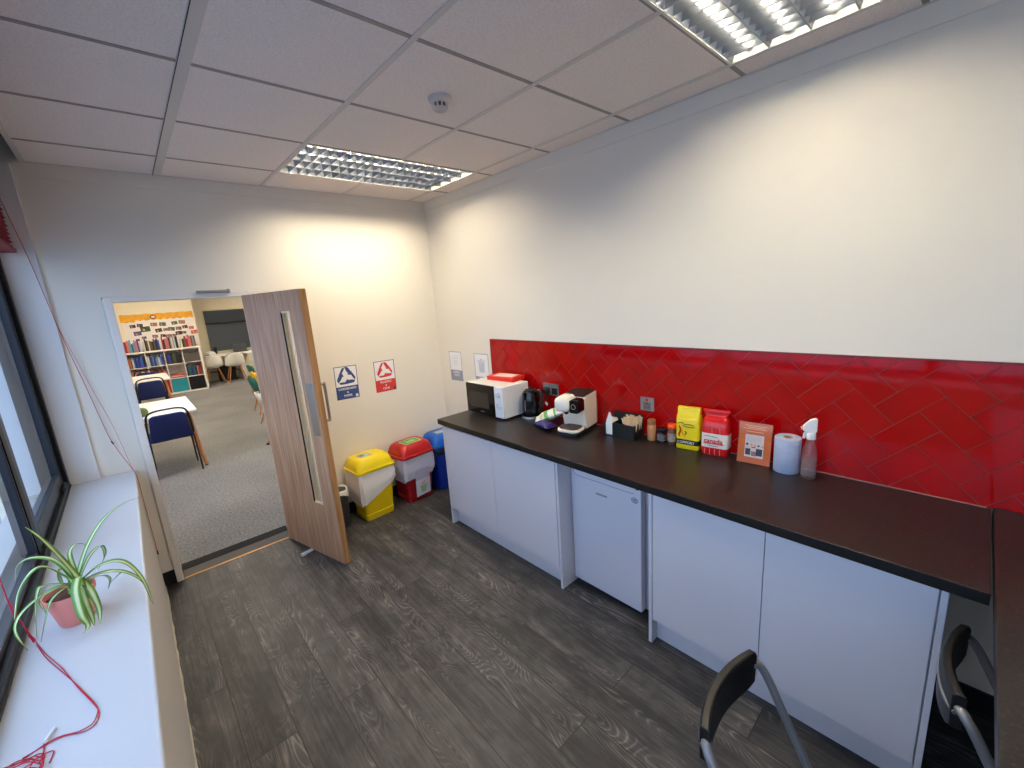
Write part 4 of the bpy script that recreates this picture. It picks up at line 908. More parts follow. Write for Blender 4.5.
for k, P in enumerate(LV):
    base = crown + Vector((0.012 * math.cos(k * 2.4), 0.012 * math.sin(k * 2.4), 0))
    pts = spline([base, (base + Vector(P[0])) / 2 + Vector((0, 0, .004))] + P, 6)
    b = MB(); n = len(pts); rows = []
    for i, p in enumerate(pts):
        d = (pts[min(i + 1, n - 1)] - pts[max(i - 1, 0)]).normalized()
        s = d.cross(Vector((0, 0, 1)))
        if s.length < 0.15: s = d.cross(Vector((0.3, -0.9, 0.2)))
        s.normalize()
        if rows and s.dot(rows[-1][3]) < 0: s = -s
        if rows: s = (s * 0.5 + rows[-1][3] * 0.5).normalized()
        u = s.cross(d).normalized(); f = i / (n - 1)
        w = LWID[k] * 0.62 * (0.45 + 0.55 * min(1, f * 3)) * (1 - max(0, (f - 0.55) / 0.45) ** 1.6 * 0.92)
        rows.append((p - s * w + u * w * 0.35, p, p + s * w + u * w * 0.35, s))
    uvl = b.bm.loops.layers.uv.new('UVMap')
    V = [[b.v(r[0]), b.v(r[1]), b.v(r[2])] for r in rows]
    for i in range(n - 1):
        for q in (0, 1):
            f = b.face([V[i][q], V[i][q + 1], V[i + 1][q + 1], V[i + 1][q]])
            for lp, uv in zip(f.loops, ((q / 2, i / n), ((q + 1) / 2, i / n), ((q + 1) / 2, (i + 1) / n), (q / 2, (i + 1) / n))): lp[uvl].uv = uv
    o = b.build('leaf', LEAF, t, smooth=True, ang=60)
    md = o.modifiers.new('thick', 'SOLIDIFY'); md.thickness = 0.0009; md.offset = 0

# ------------------------------------------------------------------ blind and its cords
CORD = mat('cord_red', (190, 26, 52), 0.6)
t = thing('venetian_blind', (-2.70, -2.5, 2.40), 'red blind drawn up in folds at the top of the window', 'blind')
BR = mat('blind_red', (150, 34, 44), 0.6)
b = MB()
for k in range(13):
    z = 2.268 + 0.021 * k
    b.hexa([(-2.728, -4.9, z), (-2.676 + 0.003 * (k % 2), -4.9, z + .010), (-2.676 + 0.003 * (k % 2), -0.05, z + .010), (-2.728, -0.05, z), (-2.728, -4.9, z + .003), (-2.676 + 0.003 * (k % 2), -4.9, z + .0125), (-2.676 + 0.003 * (k % 2), -0.05, z + .0125), (-2.728, -0.05, z + .003)])
    if k < 12: b.hexa([(-2.728, -4.9, z + .003), (-2.690, -4.9, z + .010), (-2.690, -0.055, z + .010), (-2.728, -0.055, z + .003), (-2.728, -4.9, z + .021), (-2.690, -4.9, z + .0275), (-2.690, -0.055, z + .0275), (-2.728, -0.055, z + .021)])
b.build('slat_stack', BR, t)
b = MB(); b.box(-2.730, -2.668, -4.9, -0.046, 2.246, 2.266); b.build('bottom_rail', mat('blind_rail_red', (136, 22, 36), 0.5), t, bevel=0.003)
b = MB(); b.box(-2.732, -2.668, -4.9, -0.05, 2.54, 2.58); b.build('head_rail', BR, t)
b = MB(); b.tube(spline([(-2.673, -.05, 2.53), (-2.632, -.035, 2.199), (-2.595, -.035, 1.803), (-2.556, -.020, 1.475), (-2.532, -.014, 1.259), (-2.508, -.016, 1.089), (-2.452, -.10, .925), (-2.4345, -.19, .886), (-2.4315, -.215, .84), (-2.4315, -.225, .60), (-2.4315, -.225, .36)], 6), 0.0017, 6)
t = thing('blind_cord', (-2.532, -.02, 1.1), 'red cord hanging from the blind across the far reveal and over the sill edge', 'cord')
b.build('cord', CORD, t)
b = MB(); b.tube(spline([(-2.60, -.035, 1.845), (-2.565, -.024, 1.644), (-2.525, -.014, 1.407), (-2.487, -.016, 1.203), (-2.447, -.10, .92), (-2.4335, -.18, .886)], 6), 0.0011, 6); b.build('cord', CORD, t)
b = MB(); b.tube(spline([(-2.4315, -.225, .37), (-2.431, -.225, .345)], 2), 0.0035, 8); b.cyl((-2.512, -.016, 1.098), (-2.505, -.017, 1.078), 0.004); b.build('toggle', BLACKPL, t)
SZ = 0.8792
t = thing('blind_cord', (-2.62, -2.2, SZ), 'long red double cord trailing in a loop along the sill beside the pot', 'cord')
Cs = [[(-2.7245, -1.80, 2.25), (-2.7315, -1.79, 1.106), (-2.726, -1.79, 1.026), (-2.716, -1.775, 0.886), (-2.70, -1.82, SZ), (-2.67, -1.92, SZ), (-2.615, -2.068, SZ), (-2.581, -2.165, SZ), (-2.555, -2.247, SZ), (-2.555, -2.279, SZ), (-2.563, -2.303, SZ), (-2.587, -2.305, SZ), (-2.627, -2.287, SZ), (-2.678, -2.302, SZ)],
      [(-2.7245, -1.77, 2.25), (-2.735, -1.77, 1.083), (-2.729, -1.77, 0.989), (-2.714, -1.772, 0.884), (-2.703, -1.80, SZ), (-2.678, -1.881, SZ), (-2.636, -1.996, SZ), (-2.596, -2.128, SZ), (-2.566, -2.217, SZ), (-2.551, -2.271, SZ), (-2.556, -2.308, SZ), (-2.576, -2.316, SZ), (-2.619, -2.293, SZ), (-2.678, -2.298, SZ)],
      [(-2.7245, -1.785, 2.25), (-2.733, -1.78, 1.09), (-2.722, -1.78, 0.96), (-2.712, -1.772, 0.883)]]
for P in Cs:
    b = MB(); b.tube(spline(P, 6), 0.0012, 6); b.build('cord', CORD, t)
b = MB(); b.tube([(-2.718, -1.776, .905), (-2.714, -1.772, .888), (-2.710, -1.778, SZ + .001)], 0.0035, 8); b.build('knot', CORD, t)
t = thing('cord_tangle', (-2.66, -2.33, SZ), 'tangled bundle of red cord with white toggle at the near end of the sill', 'cord')
random.seed(3)
for q in range(5):
    P = []; cx, cy = -2.690 + 0.012 * random.random(), -2.335 - 0.012 * q
    for k in range(9):
        a = 2 * PI * k / 8 + q; r = 0.020 + 0.016 * random.random(); P.append((max(cx + 1.3 * r * math.cos(a), -2.735), cy + r * math.sin(a), SZ + 0.0005 + 0.003 * q + 0.002 * (k % 3)))
    b = MB(); b.tube(spline(P, 5), 0.0013, 6); b.build('cord', CORD, t)
for P in ([(-2.712, -2.297, SZ), (-2.673, -2.309, SZ), (-2.650, -2.312, SZ), (-2.640, -2.330, SZ), (-2.648, -2.37, SZ)], [(-2.645, -2.286, SZ), (-2.643, -2.32, SZ), (-2.648, -2.345, SZ)], [(-2.66, -2.325, SZ), (-2.642, -2.322, SZ), (-2.626, -2.328, SZ), (-2.630, -2.36, SZ)]):
    b = MB(); b.tube(spline(P, 6), 0.0013, 6); b.build('cord', CORD, t)
b = MB(); b.cyl((-2.643, -2.284, SZ + .003), (-2.630, -2.251, SZ + .003), 0.0035); b.build('toggle', PAPER, t, smooth=True)

# ------------------------------------------------------------------ folding chairs
def folding_chair(loc, label):
    t = thing('folding_chair', (0, 0, 0), label, 'chair', 'folding chairs at the dark desk')
    # local: sitter faces -y, back bar at y = 0
    b = MB(); n = 14; rings = []
    for i in range(n + 1):
        s = -1 + 2 * i / n; x = 0.158 * s; y = 0.030 * (1 - s * s) - 0.006; e = (1 - abs(s) ** 8 * 0.18)
        rings.append([(x, y - .011, .777 - .122 * e), (x, y + .013, .777 - .122 * e), (x, y + .015, .775 - .01), (x, y + .010, .777), (x, y - .008, .777), (x, y - .013, .775 - .01)])
    b.loft(rings); b.build('backrest', BLACKPL, t, bevel=0.003, smooth=True, ang=50)
    b = MB(); b.tube(spline([(-.158, -.002, .722), (-.12, .017, .722), (-.06, .029, .722), (0, .034, .722), (.06, .029, .722), (.12, .017, .722), (.158, -.002, .722)], 5), .008, 10); b.build('back_tube', GREYTUBE, t, smooth=True)
    for s in (-1, 1):
        b = MB(); b.tube(spline([(s * .152, -.006, .735), (s * .168, -.016, .730), (s * .178, -.040, .695), (s * .182, -.105, .56), (s * .184, -.165, .44), (s * .19, -.355, .012)], 7), 0.012, 10); b.build('upright', GREYTUBE, t, smooth=True)
        b = MB(); b.tube(spline([(s * .160, -.43, .432), (s * .163, -.38, .42), (s * .166, -.16, .30), (s * .17, .06, .012)], 7), 0.0105, 10); b.build('rear_leg', GREYTUBE, t, smooth=True)
        for y in (-.357, .062):
            b = MB(); b.cyl((s * (.19 if y < 0 else .17), y, 0), (s * (.19 if y < 0 else .17), y, .03), .014); b.build('foot', BLACKPL, t, smooth=True)
    b = MB(); pr = rrect(.335, .36, .07, 6, 0, -.285); b.loft([[(x, y, z) for x, y in pr] for z in (.436, .458)]); b.build('seat', BLACKPL, t, bevel=0.006, seg=3)
    b = MB(); b.cyl((-.182, -.30, .135), (.182, -.30, .135), .009); b.cyl((-.168, -.045, .155), (.168, -.045, .155), .009); b.build('stretcher', GREYTUBE, t, smooth=True)
    t.location = loc
    return t
fc = folding_chair((-1.315, -3.318, 0), 'black and grey folding chair standing out from the desk, before the white cabinet')
dup(fc, (-0.80, -3.730, 0), 0, 'black and grey folding chair pushed against the dark desk at the bottom right')

# ------------------------------------------------------------------ the room through the doorway
BXL, BXR, BYF, BH = -2.98, 4.2, 11.0, 2.70
WB = mat('back_wall_paint', (232, 222, 198), 0.85)
b = MB(); b.box(BXL - .1, BXL, 0.19, 0.6, 0, BH); b.box(BXL - .1, BXL, 3.2, BYF, 0, BH); b.box(BXL - .1, BXL, 0.6, 3.2, 0, 0.85); b.box(BXL - .1, BXL, 0.6, 3.2, 2.4, BH)
struct(b.build('wall_back_left', WB), 'left wall of the room through the doorway', 'wall')
b = MB(); b.box(BXR, BXR + .1, 0.19, BYF, 0, BH); struct(b.build('wall_back_right', WB), 'right wall of the room through the doorway', 'wall')
b = MB(); b.box(0.1, BXR, 0.0, 0.19, 0, BH); struct(b.build('wall_back_near', WB), 'near wall of the room through the doorway, right of the kitchenette', 'wall')
WX0, WX1, WZ0, WZ1 = -0.59, 1.0, 0.82, 1.97
b = MB(); b.box(BXL, WX0, BYF, BYF + .1, 0, BH); b.box(WX1, BXR, BYF, BYF + .1, 0, BH); b.box(WX0, WX1, BYF, BYF + .1, 0, WZ0); b.box(WX0, WX1, BYF, BYF + .1, WZ1, BH)
struct(b.build('wall_back_far', WB), 'far wall of the next room with the dark internal window', 'wall')
b = MB(); b.box(BXL, -0.90, 10.0, 10.1, 0, BH); struct(b.build('wall_back_partition', WB), 'short wall behind the bookcase in the next room', 'wall')
b = MB(); b.box(BXL, BXR, 0.19, BYF, BH, BH + .1); struct(b.build('ceiling_back', TILE), 'ceiling of the room through the doorway', 'ceiling')
t = thing('window_2', (0.2, BYF, 0.82), 'dark internal window in the far wall of the next room', 'window'); t['kind'] = 'structure'
FR = mat('pale_yellow_frame', (214, 206, 166), 0.5)
b = MB(); b.box(WX0 - .03, WX0, BYF - .015, BYF + .1, WZ0 - .03, WZ1 + .03); b.box(WX1, WX1 + .03, BYF - .015, BYF + .1, WZ0 - .03, WZ1 + .03); b.box(WX0, WX1, BYF - .015, BYF + .1, WZ1, WZ1 + .03); b.box(WX0, WX1, BYF - .015, BYF + .1, WZ0 - .03, WZ0)
b.build('window_frame', FR, t)
b = MB(); b.box(WX0, WX1, BYF + .05, BYF + .056, WZ0, WZ1); b.build('pane', make_glass('grey_glass', (0.80, 0.82, 0.85, 1)), t)
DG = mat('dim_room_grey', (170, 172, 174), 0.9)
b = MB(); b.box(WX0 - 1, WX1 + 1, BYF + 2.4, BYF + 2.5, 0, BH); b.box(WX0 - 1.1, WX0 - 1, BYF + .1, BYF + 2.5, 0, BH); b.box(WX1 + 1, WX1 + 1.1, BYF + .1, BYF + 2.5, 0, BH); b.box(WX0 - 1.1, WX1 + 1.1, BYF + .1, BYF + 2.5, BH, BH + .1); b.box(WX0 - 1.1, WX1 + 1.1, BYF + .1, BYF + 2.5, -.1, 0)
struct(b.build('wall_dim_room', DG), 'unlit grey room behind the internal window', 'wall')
t = thing('wall_screen', (0.2, BYF + 2.38, 1.5), 'wide grey screen on the wall of the unlit room behind glass', 'screen')
b = MB(); b.box(-0.75, 1.1, BYF + 2.34, BYF + 2.40, 1.55, 2.45); b.build('screen_frame', mat('screen_edge', (70, 74, 78), 0.6), t); b = MB(); b.box(-0.72, 1.07, BYF + 2.33, BYF + 2.341, 1.60, 2.42); b.build('screen_panel', mat('screen_grey', (120, 126, 132), 0.5), t)
for (x, y) in ((0.2, BYF + 1.2),):
    t = thing('ceiling_panel_light', (x, y, BH), 'added dim ceiling panel brightening the room behind the internal window', 'ceiling light')
    b = MB(); b.box(x - .3, x + .3, y - .3, y + .3, BH - .01, BH); b.build('diffuser', make_emit('added_lamp_glow', (1, .95, .88, 1), 5), t)  # unseen lamp added to lift the dim room behind the pane
# window of the next room, out of view, that lets daylight in
t = thing('window_3', (BXL, 1.9, 0.85), 'side window of the next room', 'window'); t['kind'] = 'structure'
b = MB(); b.box(BXL - .08, BXL - .03, 0.6, 0.65, .85, 2.4); b.box(BXL - .08, BXL - .03, 3.15, 3.2, .85, 2.4); b.box(BXL - .08, BXL - .03, 0.65, 3.15, .85, .90); b.box(BXL - .08, BXL - .03, 0.65, 3.15, 2.35, 2.4); b.build('window_frame', BLACKALU, t)
b = MB(); b.box(BXL - .057, BXL - .053, 0.65, 3.15, .90, 2.35); b.build('pane', GLASS, t)
for (x, y) in ((-1.6, 2.2), (-1.6, 5.2), (-1.6, 8.4), (1.4, 2.8), (1.4, 6.2), (1.4, 9.4)):
    t = thing('ceiling_panel_light', (x, y, BH), 'square lit ceiling panel of the room through the doorway', 'ceiling light', 'ceiling panels of the next room')
    b = MB(); b.box(x - .31, x + .31, y - .31, y - .29, BH - .012, BH); b.box(x - .31, x + .31, y + .29, y + .31, BH - .012, BH); b.box(x - .31, x - .29, y - .29, y + .29, BH - .012, BH); b.box(x + .29, x + .31, y - .29, y + .29, BH - .012, BH); b.build('frame', TEE, t)
    b = MB(); b.box(x - .29, x + .29, y - .29, y + .29, BH - .008, BH - .002); b.build('diffuser', PANEL, t)
# bookcase
WHITEWOOD = mat('bookcase_white', (236, 230, 222), 0.4)
X0, YF, YBk = -2.429, 9.60, 9.98; CW, TH, TO = 0.335, 0.016, 0.038
t = thing('cube_bookcase', (-1.697, 9.79, 0), 'white cube bookcase full of books against the wall of the next room', 'bookcase')
b = MB(); W4 = 4 * CW + 3 * TH + 2 * TO; W3 = 3 * CW + 2 * TH + 2 * TO
b.box(X0, X0 + TO, YF, YBk, 0, W3); b.box(X0 + W4 - TO, X0 + W4, YF, YBk, 0, W3); b.box(X0 + TO, X0 + W4 - TO, YF, YBk, 0, TO); b.box(X0 + TO, X0 + W4 - TO, YF, YBk, W3 - TO, W3)
b.build('carcass', WHITEWOOD, t)
b = MB(); b.box(X0 + TO, X0 + W4 - TO, YBk - .004, YBk, TO, W3 - TO); b.build('back_panel', WHITEWOOD, t)
def cell(i, j): return X0 + TO + i * (CW + TH), (TO + j * (CW + TH) if j < 3 else W3)
for j in range(1, 3):
    z = TO + j * (CW + TH) - TH; b = MB(); b.box(X0 + TO, X0 + W4 - TO, YF + .002, YBk - .004, z, z + TH); b.build('shelf', WHITEWOOD, t)
for i in range(1, 4):
    for j in range(3):
        x, z = cell(i, j); b = MB(); b.box(x - TH, x, YF + .004, YBk - .004, z, z + CW); b.build('divider', WHITEWOOD, t)
BC = {'red': (150, 30, 36), 'pink': (196, 110, 110), 'navy': (36, 44, 110), 'blue': (52, 84, 168), 'pale': (176, 190, 204), 'grey': (128, 136, 146), 'black': (34, 32, 36), 'olive': (84, 78, 44), 'brown': (104, 72, 52), 'cream': (206, 196, 176), 'orange': (178, 92, 52), 'teal': (40, 96, 112), 'green': (52, 92, 60), 'purple': (72, 56, 140), 'white': (214, 210, 204), 'lightblue': (112, 142, 180)}
CNAME = {'pale': 'pale blue', 'lightblue': 'light blue', 'navy': 'navy blue'}
rows = {(0, 3): 'red red pink grey lightblue teal lightblue grey pink purple pale', (1, 3): 'cream black olive cream brown olive black brown black navy blue',
        (2, 3): 'red black pink pink pink black grey cream grey pale black black', (3, 3): 'cream black green red red pink pink brown grey olive',
        (0, 2): 'orange orange brown pale blue navy blue navy blue blue navy', (1, 2): 'pale cream navy blue lightblue navy lightblue grey pale grey blue navy',
        (2, 2): 'black navy purple navy black green olive black black black black', (0, 1): 'orange cream pink brown cream red', (1, 1): 'red brown red black brown red orange',
        (3, 1): 'black teal teal navy teal teal black pink brown red'}
SHELFN = {3: 'standing on its top', 2: 'upper shelf', 1: 'middle shelf'}
COLN = {0: 'leftmost', 1: 'second', 2: 'third', 3: 'rightmost'}
random.seed(11)
for (i, j), s in rows.items():
    x0, z0 = cell(i, j); x = x0 + 0.006; cols = s.split(); nb = len(cols); seen = {}
    for k, cname in enumerate(cols):
        wv = (CW - 0.02) / nb * random.uniform(0.82, 1.0); h = random.uniform(.20, .30); dpt = random.uniform(.16, .22)
        if x + wv > x0 + CW - .004: break
        b = MB(); y = YF + random.uniform(.01, .05); m = mat('book_' + cname, BC[cname], 0.55)
        b.box(x, x + .0035, y, y + dpt, z0, z0 + h); b.box(x + wv - .0035, x + wv, y, y + dpt, z0, z0 + h); b.box(x + .0035, x + wv - .0035, y, y + .004, z0, z0 + h); b.box(x + .0035, x + wv - .0035, y + .004, y + dpt - .004, z0 + .004, z0 + h - .004, 1)
        o = b.build('book', [m, PAPER]); cn = CNAME.get(cname, cname)
        tag(o, '%s book spine in the %s column of the bookcase, %s' % (cn, COLN[i], SHELFN[j]), 'book', '%s books, %s column of the bookcase, %s' % (cn, COLN[i], SHELFN[j]))
        x += wv + 0.0015
# magazines lying flat and loose papers
x0, z0 = cell(2, 1)
for k, cname in enumerate(('red', 'pink', 'cream', 'red', 'pink')):
    b = MB(); z = z0 + 0.017 * k; b.box(x0 + .02 + .006 * (k % 2), x0 + .30, YF + .03, YF + .25, z, z + .0165); o = b.build('magazine', mat('book_' + cname, BC[cname], 0.55), bevel=0.001)
    tag(o, '%s magazine lying flat in the third bookcase column above the teal box' % cname, 'magazine', '%s magazines lying flat in the bookcase' % cname)
b = MB(); b.hexa([(x0 + .006, YF + .28, z0), (x0 + .12, YF + .28, z0), (x0 + .12, YF + .30, z0), (x0 + .006, YF + .30, z0), (x0 + .012, YF + .30, z0 + .26), (x0 + .126, YF + .30, z0 + .26), (x0 + .126, YF + .32, z0 + .26), (x0 + .012, YF + .32, z0 + .26)])
tag(b.build('magazine_file', mat('file_lilac', (202, 206, 222), 0.6)), 'pale lilac file standing behind the flat magazines in the bookcase', 'file')
def cube_box(i, j, col, name, label):
    x0, z0 = cell(i, j); x0 += .008; x1 = x0 + CW - .016; y0, y1, z1 = YF + .012, YF + .34, z0 + .315 if j == 0 else z0 + .22
    t = thing('storage_box', ((x0 + x1) / 2, YF + .18, z0), label, 'storage box', 'storage boxes in the bookcase'); m = mat(name, col, 0.8)
    b = MB(); b.box(x0, x1, y0, y0 + .006, z0, z1); b.box(x0, x1, y1 - .006, y1, z0, z1); b.box(x0, x0 + .006, y0 + .006, y1 - .006, z0, z1); b.box(x1 - .006, x1, y0 + .006, y1 - .006, z0, z1); b.box(x0 + .006, x1 - .006, y0 + .006, y1 - .006, z0, z0 + .006); b.build('box_body', m, t)
    b = MB(); b.tube([((x0 + x1) / 2 - .05, y0 - .003, z1 - .055), ((x0 + x1) / 2, y0 - .008, z1 - .062), ((x0 + x1) / 2 + .05, y0 - .003, z1 - .055)], .006, 6); b.build('pull_loop', m, t)
cube_box(2, 0, (44, 150, 168), 'box_teal', 'teal fabric box in the bottom row of the bookcase')
cube_box(3, 0, (14, 14, 18), 'box_black', 'black fabric box at the bottom right of the bookcase')
cube_box(1, 0, (168, 34, 30), 'box_red_fabric', 'red fabric box in the bottom row beside the teal box')
cube_box(0, 0, (120, 84, 60), 'box_brown', 'brown box at the bottom left of the bookcase')
cube_box(3, 2, (92, 86, 84), 'box_grey', 'dark grey open box on the upper bookcase shelf at the right')
# display board above the bookcase
t = thing('display_board', (-1.61, 9.99, 1.44), 'white photo display with gold banner above the bookcase', 'display')
b = MB(); b.box(-2.31, -.925, 9.985, 9.9985, 1.12, 1.985); b.build('backing_paper', mat('display_white', (228, 220, 216), 0.8), t)
b = MB(); n = 40; top = [( -2.33 + 1.40 * k / n, 1.985) for k in range(n + 1)]
b.loft([[(x, y, 1.985 + .006 * math.sin(k)) for k, (x, _) in enumerate(top)] + [(x, y, 1.835 + .012 * math.sin(k * 1.7) - .03 * (k < 8)) for k, (x, _) in list(enumerate(top))[::-1]] for y in (9.978, 9.984)]); b.build('gold_banner', mat('banner_gold', (222, 158, 26), 0.45, noise=0.12, nscale=14), t)
b = MB(frame((-1.72, 9.977, 1.905), (1, 0, 0), (0, 0, 1))); b.loft([[(.06 * math.cos(2*PI*k/20), .05 * math.sin(2*PI*k/20), z) for k in range(20)] for z in (0, .002)]); b.box(-.03, .035, -.02, .02, .002, .003, 1); b.build('banner_emblem', [mat('emblem_brown', (120, 66, 60), 0.5), mat('emblem_white', (226, 220, 220), 0.5)], t)
PX = [(215, 285, 1, 0), (295, 275, 1, 0), (345, 312, 1.7, 1), (250, 355, 1.3, 2), (310, 398, .8, 2), (450, 265, 1.2, 3), (550, 262, 1.2, 4), (690, 250, 1.1, 4), (780, 240, 1.2, 3), (490, 325, 1.2, 5), (570, 318, .9, 6), (640, 312, 1.2, 4), (725, 305, 1.1, 6), (805, 290, 1, 5), (435, 385, 1, 6), (525, 380, .9, 5), (585, 383, 1, 6), (645, 380, 1, 3), (715, 355, 1.2, 5), (780, 350, .8, 4), (880, 300, 1, 7), (905, 345, 1.3, 7), (850, 405, .6, 4), (235, 420, .7, 2)]
PC = [(60, 44, 62), (64, 82, 40), (92, 74, 112), (150, 110, 92), (78, 96, 70), (66, 50, 44), (124, 92, 88), (206, 120, 96)]
WD = {0: 'dark plum', 1: 'green', 2: 'mauve', 3: 'tan', 4: 'grey-green', 5: 'dark brown', 6: 'dusky pink', 7: 'orange-pink'}
for k, (a, c2, s, ci) in enumerate(PX):
    u, v = 110 + a * .0879, 300 + c2 * .0879; x = -2.303 + (u - 120) / 72 * 1.378; z = 1.985 - (v - (315.5 - (u - 120) / 72 * 4.5)) / 22.3 * .61
    b = MB(frame((x, 9.9845, z), (1, 0, 0), (0, 0, 1)) @ Matrix.Rotation(random.uniform(-.12, .12), 4, 'Z')); w, h = .060 * s, .042 * s
    b.box(-w, w, -h, h, 0, .0015, 1); m = mat('photo_%d' % ci, PC[ci], 0.5, noise=0.5, nscale=24)
    b.box(-w * .92, w * .92, -h * .9, h * .9, .0015, .002, 0)
    b.box(-w * .5, -w * .1, -h * .6, h * .2, .002, .0025, 2)
    tag(b.build('pinned_photo', [m, PAPER, mat('photo_skin', (190, 140, 116), 0.6)]), 'small %s photograph pinned to the display above the bookcase' % WD[ci], 'photo', '%s photographs on the display' % WD[ci])
# tables and chairs
TT = mat('table_white', (238, 236, 234), 0.35)
def white_table(x0, x1, y0, y1, label):
    t = thing('white_table', ((x0 + x1) / 2, (y0 + y1) / 2, 0), label, 'table', 'white tables in the next room')
    b = MB(); b.box(x0, x1, y0, y1, .715, .74); b.build('table_top', TT, t, bevel=0.003)
    b = MB(); b.box(x0 + .12, x1 - .12, y0 + .14, y0 + .16, .65, .715); b.box(x0 + .12, x1 - .12, y1 - .16, y1 - .14, .65, .715); b.box(x0 + .12, x0 + .14, y0 + .16, y1 - .16, .65, .715); b.box(x1 - .14, x1 - .12, y0 + .16, y1 - .16, .65, .715); b.build('apron', TT, t)
    for xx, s in ((x0, 1), (x1, -1)):
        for yy, q in ((y0, 1), (y1, -1)):
            b = MB(); b.cyl((xx + s * .02, yy + q * .07, 0), (xx + s * .09, yy + q * .135, .714), .018, .029, 12); lg = b.build('leg', BEECH, t, smooth=True)
            b = MB(); b.cyl((xx + s * .02, yy + q * .07, 0), (xx + s * .021, yy + q * .071, .012), .019); b.build('foot_pad', BLACKPL, lg)
white_table(-2.60, -1.845, 2.655, 3.87, 'nearest white table beyond the doorway, with a navy chair at its near end')
white_table(-2.60, -1.835, 6.52, 7.72, 'white table farther back, just before the bookcase')
NAVYF = mat('navy_fabric', (22, 36, 92), 0.85, noise=0.1, nscale=60)
def stack_chair(label):
    t = thing('stacking_chair', (0, 0, 0), label, 'chair', 'navy stacking chairs at the white tables')
    b = MB(); arch = spline([(-.205, .20, .44), (-.212, .03, .49), (-.200, -.015, .66), (-.178, -.042, .775), (-.11, -.050, .812), (0, -.052, .818), (.11, -.050, .812), (.178, -.042, .775), (.200, -.015, .66), (.212, .03, .49), (.205, .20, .44)], 6); b.tube(arch, .011, 8); b.build('back_frame', BLACKPL, t, smooth=True)
    b = MB(); pr = rrect(.36, .31, .05, 5); b.loft([[(x * k * (1 - .16 * z / .31), -.016 + q - .17 * z, .605 + z * k) for x, z in pr] for q, k in ((-.020, .94), (-.012, 1), (.018, 1), (.026, .94))]); b.build('backrest', NAVYF, t, smooth=True)
    b = MB(); pr = rrect(.43, .42, .06, 5, 0, .215); b.loft([[(x * k, .215 + (y - .215) * k, z) for x, y in pr] for z, k in ((.435, .95), (.445, 1), (.475, 1), (.488, .93))]); b.build('seat', NAVYF, t, smooth=True)
    for s in (-1, 1):
        b = MB(); b.tube([(s * .20, .36, .437), (s * .205, .42, .42), (s * .212, .44, 0)], .010, 8); b.build('front_leg', BLACKPL, t, smooth=True)
        b = MB(); b.tube([(s * .205, .10, .437), (s * .21, .05, .42), (s * .218, -.005, 0)], .010, 8); b.build('rear_leg', BLACKPL, t, smooth=True)
    return t
sc_ = stack_chair('navy stacking chair nearest the doorway, its back towards us'); sc_.location = (-2.135, 2.60, 0)
dup(sc_, (-2.145, 6.30, 0), 0, 'navy stacking chair between the two white tables')
dup(sc_, (-2.13, 8.02, 0), PI, 'navy stacking chair at the far end of the farther white table')
def shell_chair(label, col, name, group):
    t = thing('shell_chair', (0, 0, 0), label, 'chair', group)
    prof = [(.22, .432, .38), (.19, .445, .42), (.08, .435, .45), (-.06, .428, .46), (-.14, .445, .47), (-.19, .52, .47), (-.215, .62, .46), (-.235, .71, .42), (-.247, .77, .34), (-.25, .785, .28)]
    b = MB(); R = []
    for i, (y, z, w) in enumerate(prof):
        f = min(1, max(0, (i - 3) / 4)); row = []
        for k in range(13):
            s = -1 + k / 6; row.append((w / 2 * s, y + .085 * f * abs(s) ** 3, z + (1 - f) * .05 * abs(s) ** 4))
        R.append(row)
    b.loft(R, closed=False); o = b.build('shell', mat(name, col, 0.45), t, smooth=True, ang=80); md = o.modifiers.new('thick', 'SOLIDIFY'); md.thickness = .007; md.offset = -1
    for sx in (-1, 1):
        for sy in (-1, 1):
            b = MB(); b.cyl((sx * .22, sy * .20, 0), (sx * .11, sy * .09, .43), .010, .015, 10); b.build('leg', BEECH, t, smooth=True)
    b = MB(); b.cyl((-.14, -.12, .31), (.14, .12, .31), .004); b.cyl((-.14, .12, .312), (.14, -.12, .312), .004); b.cyl((-.14, -.12, .31), (.14, -.12, .31), .004); b.cyl((-.14, .12, .31), (.14, .12, .31), .004); b.build('wire_brace', BLACKPL, t)
    return t
ws = shell_chair('white shell chair with its back to us at the white desk', (232, 228, 220), 'shell_white', 'white shell chairs in the next room'); ws.location = (-0.225, 10.16, 0)
dup(ws, (-0.70, 10.40, 0), 0.0, 'white shell chair right beside the bookcase')
dup(ws, (0.42, 10.15, 0), -0.2, 'white shell chair right of the slab leg of the white desk')
ws2 = dup(ws, (-0.71, 4.10, 0), -PI / 2, 'white shell chair just left of the open door, beyond the doorway')
gs = shell_chair('green shell chair behind the white one beside the open door', (20, 92, 84), 'shell_green', 'coloured shell chairs in the next room'); gs.location = (-0.57, 5.26, 0); gs.rotation_euler = (0, 0, -PI / 2); ws2.scale = (1, 1, .72); gs.scale = (1, 1, .86)
ys = shell_chair('yellow shell chair between two green ones beyond the doorway', (222, 178, 34), 'shell_yellow', 'coloured shell chairs in the next room'); ys.location = (-0.33, 6.3, 0); ys.rotation_euler = (0, 0, -PI / 2); ys.scale = (1, 1, .82)
dup(gs, (-0.18, 7.4, 0), -PI / 2, 'farthest green shell chair, behind the yellow one')
t = thing('round_table', (-0.55, 3.10, 0), 'table mostly hidden behind the open door, one wooden leg showing', 'table')
b = MB(); b.lathe([(.40, .715), (.41, .72), (.41, .735), (.40, .74)], (-.55, 3.10, 0), 40); b.build('table_top', TT, t, smooth=True)
